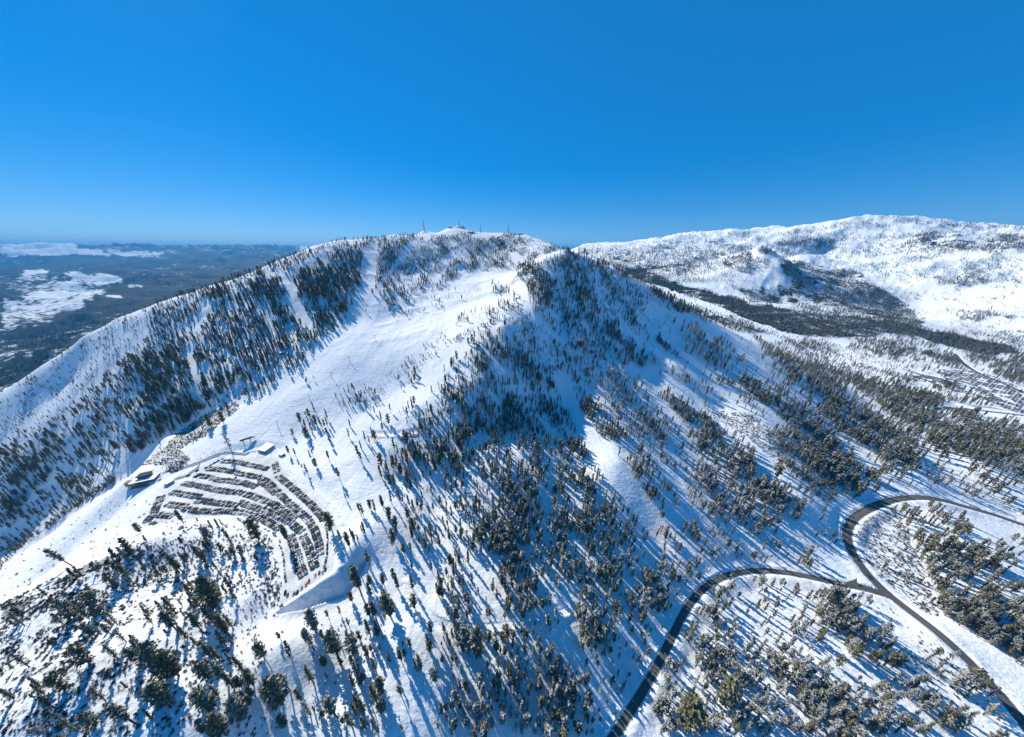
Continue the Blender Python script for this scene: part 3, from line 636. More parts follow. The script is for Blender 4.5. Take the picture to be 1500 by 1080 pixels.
def empty(name, loc, rz=0, s=1.0):
    o = bpy.data.objects.new(name, None); COL.objects.link(o); o.location = loc; o.rotation_euler = (0, 0, rz); o.scale = (s, s, s); o.empty_display_size = .5; return o

# ------------------------------------------------------------------ trees (20 m tall models, scaled when planted)
def crown_pts(rnd, kind, nl, nc, leaf):
    """needle clumps along drooping limbs; returns vertices/faces"""
    V = []; F = []; limbs = []
    for i in range(nl):
        q = (i + rnd.random()) / nl
        if kind == 'pine':   t = .36 + .62 * q; prof = 2.6 * (math.sin(math.pi * min(1, (t - .28) / .84)) ** .65) * (1 - .35 * t)
        elif kind == 'fir':  t = .10 + .88 * q ** .85; prof = 2.6 * (1 - t) ** .8 + .25
        elif kind == 'slim': t = .22 + .76 * q; prof = 2.3 * (1 - t) ** .6 * min(1, (t - .1) * 5) + .3
        elif kind == 'broad':t = .16 + .80 * q; prof = 3.7 * math.sin(math.pi * min(1, (t + .05) / 1.1)) ** .7
        else:                t = .05 + .90 * q; prof = 4.3 * math.sin(math.pi * min(1, (t + .2) / 1.22)) ** .6
        a = rnd.random() * 6.2832; L = prof * rnd.uniform(.55, 1.18); z = 20 * t
        rise = {'pine': .25, 'fir': -.18, 'slim': -.05, 'broad': .3, 'bush': .45}[kind]
        limbs.append((z, a, L, rise))
        for j in range(nc):
            s = (j + .6 + .5 * rnd.random()) / nc; rr = L * s
            cx = rr * math.cos(a) + rnd.gauss(0, .14 + .09 * L); cy = rr * math.sin(a) + rnd.gauss(0, .14 + .09 * L); cz = z + rise * rr + rnd.gauss(0, .28)
            for k in range(2 if nc > 3 else 1):
                w = leaf * rnd.uniform(.6, 1.25)
                d = Vector((math.cos(a) + rnd.gauss(0, .5), math.sin(a) + rnd.gauss(0, .5), rnd.gauss(.05, .45))).normalized()
                e = d.cross(Vector((rnd.gauss(0, .6), rnd.gauss(0, .6), 1))).normalized()
                c = Vector((cx, cy, cz)) + Vector((rnd.gauss(0, .2), rnd.gauss(0, .2), rnd.gauss(0, .2)))
                b = len(V); V += [c - d * w * .5 - e * w * .3, c + e * w * .42 - d * .1 * w, c + d * w * .75, c - e * w * .42 + d * .1 * w]
                F.append((b, b + 1, b + 2, b + 3))
    return V, F, limbs
def tree_mesh(seed, kind, nl, nc, leaf, mleaf, lod=False):
    rnd = random.Random(seed); V, F, limbs = crown_pts(rnd, kind, nl, nc, leaf)
    k_ = .66 if lod else .80; V = [Vector((p.x * k_, p.y * k_, p.z)) for p in V]; limbs = [(a, b, c * k_, d / k_) for a, b, c, d in limbs]
    cr = MB(); cr.add(V, F, 0); tr = MB()
    lean = rnd.uniform(-.3, .3); n = 4 if lod else 7
    tr.tube([(0, 0, -1.0), (0, 0, 4), (lean * .5, 0, 11), (lean, .1, 17), (lean, .1, 19.6)], [.36, .30, .22, .10, .03], n)
    if not lod:
        for z, a, L, rise in limbs[::2]:
            tr.tube([(0, 0, z), (L * .8 * math.cos(a), L * .8 * math.sin(a), z + rise * L * .8)], [.07, .02], 3)
    if lod:
        b = MB(); b.add(V, F, 0); b.add(tr.v, tr.f, 1); return b.mesh('tree', [mleaf, M_BARK])
    return cr.mesh('crown', [mleaf]), tr.mesh('trunk', [M_BARK])
HI = {}
for nm, kind, nl, nc, lf in (('pine', 'pine', 64, 6, 1.0), ('fir', 'fir', 84, 5, .85), ('slim', 'slim', 66, 4, .8), ('broad', 'broad', 84, 7, 1.15), ('bush', 'bush', 60, 6, 1.4)):
    for v in range(2):
        for fr, mt in ((0, M_GREEN), (1, M_FROST)):
            HI[(nm, v, fr)] = tree_mesh(hash_ := (100 + v * 7 + len(nm) * 31 + nl), kind, nl, nc, lf, mt)
LO = {0: [], 1: []}
for fr, mt in ((0, M_GREEN), (1, M_FROST)):
    for i, (kind, nl, nc, lf) in enumerate((('fir', 44, 3, 2.2), ('slim', 36, 3, 2.1), ('fir', 40, 3, 2.4), ('pine', 34, 4, 2.4), ('pine', 40, 3, 2.4), ('slim', 40, 3, 2.0), ('broad', 38, 4, 2.4))):
        o = bpy.data.objects.new('forest_tree_model', tree_mesh(300 + i, kind, nl, nc, lf, mt, True)); LO[fr].append(o)
def instancer(name, X, Y, Z, sc, rot, idx, sources):
    me = bpy.data.meshes.new(name); n = len(X); me.vertices.add(n)
    me.vertices.foreach_set('co', np.stack([X, Y, Z], 1).astype(np.float32).ravel())
    for nm, F, ty in (('size', sc, 'FLOAT'), ('turn', rot, 'FLOAT'), ('pick', idx, 'INT')):
        a = me.attributes.new(nm, ty, 'POINT'); a.data.foreach_set('value', np.asarray(F, np.int32 if ty == 'INT' else np.float32))
    me.update(); o = obj(name, me)
    ng = bpy.data.node_groups.new(name, 'GeometryNodeTree'); ng.interface.new_socket('Geometry', in_out='INPUT', socket_type='NodeSocketGeometry'); ng.interface.new_socket('Geometry', in_out='OUTPUT', socket_type='NodeSocketGeometry')
    gi = ng.nodes.new('NodeGroupInput'); go = ng.nodes.new('NodeGroupOutput'); ip = ng.nodes.new('GeometryNodeInstanceOnPoints'); jn = ng.nodes.new('GeometryNodeJoinGeometry'); L = ng.links.new
    for s in sources:
        oi = ng.nodes.new('GeometryNodeObjectInfo'); oi.inputs['Object'].default_value = s; oi.inputs['As Instance'].default_value = True; oi.transform_space = 'ORIGINAL'
        L(oi.outputs['Geometry'], jn.inputs[0])
    def at(nm, ty):
        a = ng.nodes.new('GeometryNodeInputNamedAttribute'); a.data_type = ty; a.inputs['Name'].default_value = nm; return a.outputs[0]
    cx = ng.nodes.new('ShaderNodeCombineXYZ'); L(at('turn', 'FLOAT'), cx.inputs[2])
    ip.inputs['Pick Instance'].default_value = True
    L(gi.outputs[0], ip.inputs['Points']); L(jn.outputs[0], ip.inputs['Instance']); L(at('pick', 'INT'), ip.inputs['Instance Index']); L(cx.outputs[0], ip.inputs['Rotation']); L(at('size', 'FLOAT'), ip.inputs['Scale']); L(ip.outputs[0], go.inputs[0])
    md = o.modifiers.new('plant', 'NODES'); md.node_group = ng
    tag(o, kind='stuff'); return o

# planting: every region's density turned into trees standing on the ground
cxs, cys = mx.ravel(), my.ravel()
X, Y, r = hit(cxs, cys); okr = (r > 60) & (r < 7000)
Zc = np.where(okr, grid_at(X, Y, H), -100.0)
zdep = Y * CT - Zc * ST
den = DEN.ravel(); ht = HT.ravel()
pxh = np.clip(ht * FPX / np.maximum(zdep, 50), 3.2, 60)
clump = np.clip(1.0 + 1.5 * fbm(X / 28, Y / 28, 3, 61), 0.05, 2.4); cf = np.clip(.9 + 4.2 * fbm(X / 190, Y / 190, 4, 63), 0.0, 4.0); clump = np.where(zdep > 1500, clump * .2 + cf * .8 * np.where(den < .3, 1.2, 1), clump); clump = np.where(den > .45, np.clip(clump, .6, 1.4), clump)
nexp = np.where(okr, den * clump * RS * RS / (0.082 * pxh * pxh) * np.where(zdep > 1500, .8, 1.0), 0)
stp = np.clip(1.0 + 2.2 * fbm((X * .85 + Y * .5) / 20, (X * .5 - Y * .85) / 240, 3, 68), .05, 2.6); nexp = np.where((cxs > 640) & (zdep < 1200), nexp * (.45 + .55 * stp), nexp)
cnt = rng.poisson(np.clip(nexp, 0, 12))
ids = np.repeat(np.arange(len(cnt)), cnt)
jx = cxs[ids] + rng.uniform(-1, 1, len(ids)); jy = cys[ids] + rng.uniform(-1, 1, len(ids))
TX, TY, TR = hit(jx, jy); k = (TR > 60) & (np.abs(TR - r[ids]) < .15 * r[ids] + 20); TX, TY, TR, ids, jx, jy = TX[k], TY[k], TR[k], ids[k], jx[k], jy[k]
TZ = grid_at(TX, TY, H); tdep = TY * CT - TZ * ST
small = (rng.random(len(ids)) < .3)
th = ht[ids] * np.where(small, rng.uniform(.35, .65, len(ids)), rng.uniform(.75, 1.3, len(ids)))
th = np.maximum(th, np.minimum(3.0 * tdep / FPX, 24))
tfro = rng.random(len(ids)) < FRO.ravel()[ids] * 1.25
# trees just outside the frame whose shadows and crowns reach in, and the woods beyond the picture's edges
ex = rng.uniform(-900, 1300, 9000); ey = rng.uniform(-260, 700, 9000); ez = grid_at(ex, ey, H)
epx, epy, ed = project(ex, ey, ez + CAMZ)
k = ((ed < 5) | (epx < -4) | (epx > 1504) | (epy > 1084)) & (np.hypot(ex, ey) > 50) & (fbm(ex / 60, ey / 60, 3, 62) > np.where(ex > -100, -.12, .22)) & ~((ex < -420) & (ey > 40)) & (rng.random(9000) < .62)
for q, z_, hw in road_xy.values(): k &= seg_dist(ex, ey, [tuple(p) for p in q[::4]])[0] > hw + 6
ex, ey, ez = ex[k], ey[k], ez[k]; eh = rng.uniform(12, 24, len(ex)); ef = rng.random(len(ex)) < .4 * (ex > 0)
print("trees", len(ids), "extra", len(ex))

# named landmark trees: base point, height in picture units, habit, snowy, label
LM = [
(106,829,38,'pine',0,'sparse pine leaning far over at the edge of the snow slope above the knoll','L'),
(487,779,31,'broad',0,'full round pine standing at the east end of the curved car rows',''),
(379,791,37,'broad',0,'round crowned pine just below the lowest car row with its crown over the cars',''),
(424,797,30,'pine',0,'pine between the lowest curved car row and the inner row of parked cars',''),
(341,664,33,'sparse',0,'thin ragged pine alone at the top edge of the parking lot by the fence',''),
(530,872,44,'pine',0,'tall bare stemmed pine right of the shaded snow bank',''),
(464,922,31,'broad',0,'round pine standing in front of the shaded snow bank',''),
(514,807,28,'pine',0,'tall pine above the right end of the snow bank with a long bare stem',''),
(500,793,18,'fir',0,'short dense pine just right of the lot rim, left of the bare stemmed pine',''),
(516,787,14,'fir',0,'small pointed pine alone on the snow right of the parking lot',''),
(525,793,11,'fir',0,'tiny pointed pine beside a slightly larger one right of the parking lot',''),
(552,909,29,'pine',0,'slim pine on open snow right of the snow bank with a long shadow',''),
(545,862,21,'pine',0,'left one of two small topped pines above the snow bank corner',''),
(564,862,23,'pine',0,'right one of two small topped pines above the snow bank corner',''),
(572,903,36,'broad',0,'big dense dark pine on open snow above the curved snow track',''),
(521,956,27,'bush',0,'compact round pine alone on open snow below the snow bank',''),
(495,960,36,'broad',0,'large green pine below the snow bank, left of the compact round one',''),
(414,1032,46,'broad',0,'large full pine beside the straight narrow trail at the bottom',''),
(425,1012,28,'pine',1,'pale grey pine touching the large full pine by the narrow trail',''),
(494,1052,34,'pine',0,'upright pine near the bottom between two long blue tree shadows',''),
(561,1016,24,'broad',0,'round olive pine on the snow near the bottom left of centre',''),
(681,943,27,'bush',0,'egg shaped pine just below the curved snow track',''),
(700,961,38,'broad',0,'tall oval dark pine below the curved snow track in blue shade',''),
(742,937,20,'bush',0,'small egg shaped pine below the snow track on the right',''),
(1000,1063,46,'broad',0,'large yellow green topped pine right of the mountain road at the bottom',''),
(1058,1027,37,'bush',0,'wide dark pine among snowy trees between the two roads at the bottom',''),
(110,905,38,'bush',0,'wide dark pine on the knoll, left of a near twin',''),
(148,896,42,'bush',0,'wide dark pine on the knoll, right of a near twin',''),
(132,972,40,'bush',0,'broad shaggy pine with brush around it in the middle of the knoll',''),
(96,1010,34,'bush',0,'dark squat pine low on the knoll below the shaggy one',''),
(140,1064,31,'bush',0,'spreading pine close to the bottom edge on the knoll',''),
(172,861,30,'bush',0,'ragged pine high on the knoll beside low brush',''),
(190,807,25,'broad',0,'pine on the crest line of the knoll against the snow slope',''),
(206,781,19,'broad',0,'round dark pine at the lower left corner of the parking lot',''),
(272,842,36,'pine',0,'flat crowned pine leaning over its own blue shadow on the knoll','l'),
(262,927,42,'pine',0,'pine with tiered limbs at the middle of the knoll',''),
(297,926,35,'pine',0,'open branched pine right of the tiered one on the knoll',''),
(246,986,58,'broad',0,'very large dense pine in the middle of the lower knoll wood',''),
(262,990,50,'broad',0,'large dense pine touching the very large one on the knoll',''),
(322,892,56,'broad',0,'tall dense pine in the cluster at the right side of the knoll',''),
(340,936,42,'pine',0,'pine below the tall cluster at the right side of the knoll',''),
(225,982,46,'pine',0,'slender leaning pine left of the very large dense one','l'),
(335,1001,38,'pine',0,'grey green pine alone left of the narrow trail above long shadows',''),
(250,1036,50,'broad',0,'tall green tipped pine below the very large dense one',''),
(202,1062,48,'pine',0,'leaning pine casting a wide blue shadow at the bottom left','l'),
(313,1040,42,'broad',0,'dense pine near the bottom with striped shadow beside it',''),
(360,1052,38,'broad',0,'round topped pine nearest the narrow trail on its left side',''),
(331,1077,40,'broad',0,'olive pine cut by the bottom edge left of the narrow trail',''),
(1347,973,23,'slim',1,'thin snowy pine alone on the snow field beside the lower highway','r'),
(1403,1004,40,'broad',0,'large green pine touching the left edge of the lower highway','r'),
(1391,1006,35,'broad',1,'snowy pine leaning against the large green one by the highway','r'),
(1385,968,24,'sparse',1,'twisted sparse pine beside the highway on the open snow field','r'),
(310,626,22,'broad',0,'rounder of two pines at the foot of the ski bowl near its left edge',''),
(328,620,20,'broad',0,'pine in the small cluster at the left edge of the ski bowl foot',''),
]
def on_road(px_, py_):
    for _ in range(60):
        X_, Y_, r_ = hit(px_, py_)
        if 60 < r_[0] < 2600: break
        py_ += .5
    return float(X_[0]), float(Y_[0])
def h_for_px(x, y, hpx):
    X_, Y_ = on_road(x, y); Z_ = float(ground(X_, Y_)); b0 = project(X_, Y_, Z_)
    lo, hi_ = 1.0, 60.0
    for _ in range(24):
        m_ = (lo + hi_) / 2; p_ = project(X_, Y_, Z_ + m_)
        if math.hypot(p_[0] - b0[0], p_[1] - b0[1]) < hpx: lo = m_
        else: hi_ = m_
    return X_, Y_, Z_, lo
spr = random.Random(5); mtr = {}
V, F, lim = crown_pts(spr, 'pine', 22, 4, 1.0)
mb = MB(); mb.add(V, F, 0); tb = MB(); tb.tube([(0, 0, -1), (0.2, 0, 6), (-.2, .1, 13), (.1, 0, 19.5)], [.34, .26, .18, .04], 6)
for z, a, L, rise in lim: tb.tube([(0, 0, z), (L * math.cos(a), L * math.sin(a), z + rise * L)], [.09, .03], 3)
SPARSE = (mb.mesh('crown', [M_FROST]), tb.mesh('trunk', [M_DEAD]))
def plant(kind, v, fr, X_, Y_, Z_, h, label, group, rot, tilt=(0, 0)):
    if kind == 'sparse': cm2, tm = SPARSE
    else: cm2, tm = HI[(kind, v, fr)]
    e = empty('pine_tree', (X_, Y_, Z_ - .3), rot, h / 20.0)
    if tilt != (0, 0): e.rotation_euler = (tilt[0], tilt[1], rot)
    t = obj('trunk', tm, e); c_ = obj('crown', cm2, e); tag(e, label, 'tree', group); return e
GRP = 'pine trees standing nearest on the snowy slopes'
lmp = []
for x, y, hp, kd, fr, lb, tl in LM:
    X_, Y_, Z_, h = h_for_px(x, y, hp)
    tilt = {'': (0, 0), 'L': (0, -.42), 'l': (0, -.16), 'r': (0, .12)}[tl]
    plant(kd, rng.integers(2), fr, X_, Y_, Z_, h, lb, GRP, rng.uniform(0, 6.28) if not tl else 0, tilt); lmp.append((X_, Y_, h))
lma = np.array(lmp); open('/tmp/log.txt','w').write(str(len(ids))+' '+str(len(ex))); print("landmark heights", np.round(lma[:, 2]).astype(int).tolist())
# the rest: the largest become things of their own, with the lie of the land as their description
keep = np.ones(len(TX), bool)
for X_, Y_, h in lmp: keep &= np.hypot(TX - X_, TY - Y_) > h * .16
TX, TY, TZ, tdep, th, tfro, jx, jy = [a[keep] for a in (TX, TY, TZ, tdep, th, tfro, jx, jy)]
tpx = th / np.maximum(tdep - .39 * th, 60) * np.sqrt(1 + .6 * ((jx - 750) / FPX) ** 2)
tpx = np.where((jx < 2) | (jx > 1498) | (jy > 1078), 0, tpx)
order = np.argsort(-tpx); NI = 300 - len(LM); big = order[:NI]; rest = order[NI:]
ZN = [
 ('on the scrubby knoll at the bottom left', [(0,770),(395,755),(415,890),(395,1080),(0,1080)]),
 ('between the narrow trail and the snow bank', [(390,880),(480,880),(480,1080),(390,1080)]),
 ('on the open snow below the parking lot', [(480,780),(600,780),(640,930),(640,1080),(480,1080)]),
 ('beside the curved snow track', [(560,820),(720,820),(760,960),(620,960)]),
 ('in the bottom wood left of the mountain road', [(640,940),(940,900),(960,960),(880,1080),(640,1080)]),
 ('in the shaded wood above the snow track', [(680,640),(1000,640),(1000,920),(720,920)]),
 ('just right of the straight mountain road', [(900,1080),(1010,890),(1080,860),(1060,1080)]),
 ('between the two roads', [(1040,840),(1290,860),(1340,930),(1500,1080),(1040,1080)]),
 ('right of the lower highway', [(1300,860),(1500,780),(1500,1060),(1380,930)]),
 ('inside the highway bend', [(1240,740),(1500,770),(1500,860),(1330,880),(1260,830)]),
 ('above the highway bend', [(1100,560),(1500,560),(1500,760),(1280,730),(1230,790),(1100,800)]),
 ('on the slope right of the parking lot', [(420,560),(720,560),(700,860),(500,860)]),
]
zi = np.full(len(big), -1)
for i, (nm, pl) in enumerate(ZN): mm = in_poly(jx[big], jy[big], pl) & (zi < 0); zi[mm] = i
def ordinal(n): return {1: 'first', 2: 'second', 3: 'third'}.get(n, '%d%s' % (n, 'th' if 10 <= n % 100 <= 20 else {1: 'st', 2: 'nd', 3: 'rd'}.get(n % 10, 'th')))
specs = {}
for b_, z_ in zip(big, zi):
    kd = ('pine', 'fir', 'broad', 'fir', 'slim', 'fir', 'slim')[rng.integers(7)] if th[b_] > 8 else 'fir'
    lk = {'pine': 'high crowned', 'fir': 'pointed', 'broad': 'broad', 'slim': 'narrow'}[kd]
    lk = ('snow dusted ' if tfro[b_] else 'green ') + lk
    specs.setdefault((lk, z_), []).append((jx[b_], jy[b_], b_, kd))
for (lk, z_), L in specs.items():
    L.sort(); wh = ZN[z_][0] if z_ >= 0 else 'on the far mountain slope'
    for i, (a_, c2, b_, kd) in enumerate(L):
        lb = lk + ' pine ' + wh + ((', %s from left' % ordinal(i + 1)) if len(L) > 1 else '')
        plant(kd, rng.integers(2), int(tfro[b_]), TX[b_], TY[b_], TZ[b_] + CAMZ, th[b_] * 1.22, lb, GRP, rng.uniform(0, 6.28))
AX = np.concatenate([TX[rest], ex]); AY = np.concatenate([TY[rest], ey]); AZZ = np.concatenate([TZ[rest], ez]) + CAMZ - .3
AH = np.concatenate([th[rest], eh]) / 20 * np.where(np.concatenate([tdep[rest], ex * 0 + 100]) < 900, 1.22, 1.0); AF = np.concatenate([tfro[rest], ef])
for fr, nm, lb in ((0, 'pine_forest', 'green pine forest over the mountain slopes and valley'), (1, 'snowy_pine_forest', 'snow dusted pine forest on the lower slopes')):
    m_ = AF == bool(fr); n = m_.sum(); hw_ = AH[m_]
    o = instancer(nm, AX[m_], AY[m_], AZZ[m_], hw_, rng.uniform(0, 6.28, n), rng.choice([0, 1, 2, 3, 4, 5, 6], n, p=[.2, .19, .19, .1, .11, .17, .04]), LO[fr]); tag(o, lb, 'forest')
# brush
def shrub_mesh(seed, mt, tall):
    rnd = random.Random(seed); b = MB()
    for i in range(46):
        a = rnd.random() * 6.283; el = rnd.uniform(.15, 1.4); L = rnd.uniform(.4, 1.0); d = Vector((math.cos(a) * math.cos(el), math.sin(a) * math.cos(el), math.sin(el) * tall))
        e = d.cross(Vector((rnd.gauss(0, 1), rnd.gauss(0, 1), rnd.gauss(0, 1)))).normalized() * rnd.uniform(.05, .13) * (1 if tall < 1.2 else .6)
        p = d * L; v = [p * .35 - e, p * .35 + e, p + e * .8, p - e * .8]; b.add(v, [(0, 1, 2, 3)], 0)
    return b.mesh('shrub', [mt])
SH = [bpy.data.objects.new('shrub_model', shrub_mesh(i, mt, tl)) for i, (mt, tl) in enumerate(((M_BRUSHLEAF, .7), (M_BRUSHLEAF, .6), (M_TWIG, 1.3), (M_BRUSHLEAF, .8), (M_TWIG, 1.5)))]
br = BRU.ravel(); bn = np.where(okr & (zdep < 900), br * 1.4 * RS * RS / (.7 * (2.4 * FPX / np.maximum(zdep, 80)) ** 2) * np.clip(1 + 1.8 * fbm(X / 14, Y / 14, 3, 66), .0, 2.5), 0)
c2 = rng.poisson(np.clip(bn, 0, 4)); ids = np.repeat(np.arange(len(c2)), c2); bx = cxs[ids] + rng.uniform(-1, 1, len(ids)); by = cys[ids] + rng.uniform(-1, 1, len(ids))
BX, BY, BR_ = hit(bx, by); k = BR_ > 60; BX, BY, bx = BX[k], BY[k], bx[k]; n = len(BX); print("shrubs", n)
sc_ = rng.uniform(.6, 1.9, n); pk = np.where(bx < 700, rng.choice([0, 1, 3, 0, 1, 2], n), rng.choice([2, 4, 2, 4, 1], n))
o = instancer('brush', BX, BY, grid_at(BX, BY, H) + CAMZ - .1, sc_, rng.uniform(0, 6.28, n), pk, SH); tag(o, 'low brush and bare twigs poking through the snow', 'brush')
# ------------------------------------------------------------------ roads
m, nt, b = nmat("asphalt"); g = nt.nodes.new('ShaderNodeNewGeometry'); p = g.outputs['Position']
uv = nt.nodes.new('ShaderNodeUVMap'); sx = nt.nodes.new('ShaderNodeSeparateXYZ'); nt.links.new(uv.outputs[0], sx.inputs[0])
c = mixc(nt, noise(nt, p, .25, 5), (.075, .075, .076), (.13, .13, .13))
ac = mathn(nt, 'ABSOLUTE', mathn(nt, 'SUBTRACT', sx.outputs[0], .5))         # 0 at the centre, .5 at the edge
tyre = ramp(nt, mathn(nt, 'ABSOLUTE', mathn(nt, 'SUBTRACT', ac, .22)), .0, .09, (1,1,1,1), (0,0,0,1))
c = mixc(nt, mathn(nt, 'MULTIPLY', tyre, .35), c, (.035, .035, .036))
slush = mathn(nt, 'ADD', ac, mathn(nt, 'MULTIPLY', noise(nt, p, .35, 5), .12)); c = mixc(nt, ramp(nt, slush, .485, .54), c, (.62, .63, .65))
line = ramp(nt, ac, .006, .012, (1,1,1,1), (0,0,0,1)); c = mixc(nt, mathn(nt, 'MULTIPLY', line, .55), c, (.40, .32, .12))
nt.links.new(c, b.inputs['Base Color']); b.inputs['Roughness'].default_value = .85; b.inputs['Specular IOR Level'].default_value = .1
M_ASPH = m
def road_mesh(name, q, z, hw, lift):
    q = np.array(q); d = np.gradient(q, axis=0); d /= np.hypot(d[:, 0], d[:, 1])[:, None]; nrm = np.stack([-d[:, 1], d[:, 0]], 1)
    us = [0, .12, .3, .5, .7, .88, 1]; vs = []; fs = []; n = len(us)
    for i in range(len(q)):
        for u in us: vs.append((*(q[i] + nrm[i] * (u - .5) * 2 * hw), z[i] + CAMZ + lift - .12 * abs(u - .5)))
    for i in range(len(q) - 1):
        for j in range(n - 1): fs.append((i * n + j, (i + 1) * n + j, (i + 1) * n + j + 1, i * n + j + 1))
    me = bpy.data.meshes.new(name); me.from_pydata(vs, [], fs); me.materials.append(M_ASPH)
    ul = me.uv_layers.new(name='UVMap'); lv = np.zeros(len(me.loops), np.int32); me.loops.foreach_get('vertex_index', lv)
    ua = np.array([(us[k % n], (k // n) * .1) for k in lv], np.float32); ul.data.foreach_set('uv', ua.ravel())
    me.polygons.foreach_set('use_smooth', [True] * len(fs)); me.update()
    if me.polygons[0].normal.z < 0: me.flip_normals()
    o = obj(name, me); tag(o, kind='structure'); return o
for nm, (q, z, hw) in road_xy.items():
    o = road_mesh(nm, q, z, hw, .06 if nm != 'mountain_road' else .03)
    tag(o, {'mountain_road': 'narrow ploughed asphalt road curving up from the bottom', 'highway': 'wide grey highway bending at the lower right', 'upper_road': 'short highway bend above the right wood', 'valley_road': 'road beside the far parking lot'}[nm], 'road')

# widened mouth of the junction
jp = [(1226, 856.5), (1240, 853), (1250, 850), (1257, 846), (1261, 838), (1264, 830), (1280, 848), (1300, 868), (1312, 880), (1296, 876), (1276, 869), (1250, 861)]
jw = px_path(jp); hz_ = []
for x_, y_ in jw: d_, t_ = seg_dist(np.array([x_]), np.array([y_]), [tuple(p_) for p_ in road_xy['highway'][0]]); hz_.append(np.interp(t_[0], np.arange(len(road_xy['highway'][1])), road_xy['highway'][1]))
jm = bpy.data.meshes.new('junction_mouth'); jm.from_pydata([(x_, y_, z_ + CAMZ + .085) for (x_, y_), z_ in zip(jw, hz_)], [], [tuple(range(len(jw)))]); jm.materials.append(simple('junction_asphalt', (.10, .10, .10), .9, 0, .25, .3, .05)); jm.update()
if jm.polygons[0].normal.z < 0: jm.flip_normals()
tag(obj('road_junction', jm), 'widened asphalt mouth where the two roads meet', 'road', kind='structure')
# parking lot surface: packed snow and wet asphalt
m, nt, b = nmat("packed_snow_lot"); g = nt.nodes.new('ShaderNodeNewGeometry'); p = g.outputs['Position']
c = mixc(nt, ramp(nt, noise(nt, p, .05, 6, .65), .38, .62), (.80, .81, .82), (.56, .56, .56)); c = mixc(nt, ramp(nt, noise(nt, p, .5, 4), .55, .75), c, (.30, .29, .28))
nt.links.new(c, b.inputs['Base Color']); b.inputs['Roughness'].default_value = .9; b.inputs['Specular IOR Level'].default_value = .05; M_LOT = m
inner = []
cx_, cy_ = lx.mean(), ly.mean(); 
def inset(poly, d):
    P_ = np.array(poly); out = []; n = len(P_)
    area = sum(P_[i][0] * P_[(i + 1) % n][1] - P_[(i + 1) % n][0] * P_[i][1] for i in range(n)); sg = 1 if area > 0 else -1
    for i in range(n):
        a, b_, c_ = P_[i - 1], P_[i], P_[(i + 1) % n]; t1 = (b_ - a) / np.hypot(*(b_ - a)); t2 = (c_ - b_) / np.hypot(*(c_ - b_)); nn = np.array([-(t1 + t2)[1], (t1 + t2)[0]]) * sg; nn /= np.hypot(*nn) + 1e-9; out.append(tuple(b_ + nn * d))
    return out
def sheet(name, poly, z, mat, lb):
    me = bpy.data.meshes.new(name); me.from_pydata([(x, y, z) for x, y in poly], [], [tuple(range(len(poly)))]); me.materials.append(mat); me.update()
    if me.polygons[0].normal.z < 0: me.flip_normals()
    o = obj(name, me); tag(o, lb, 'parking lot', kind='structure'); return o
sheet('parking_lot', inset(lot, 1.0), CAMZ + LOTZ + .12, M_LOT, 'ploughed parking lot full of cars in curved rows')

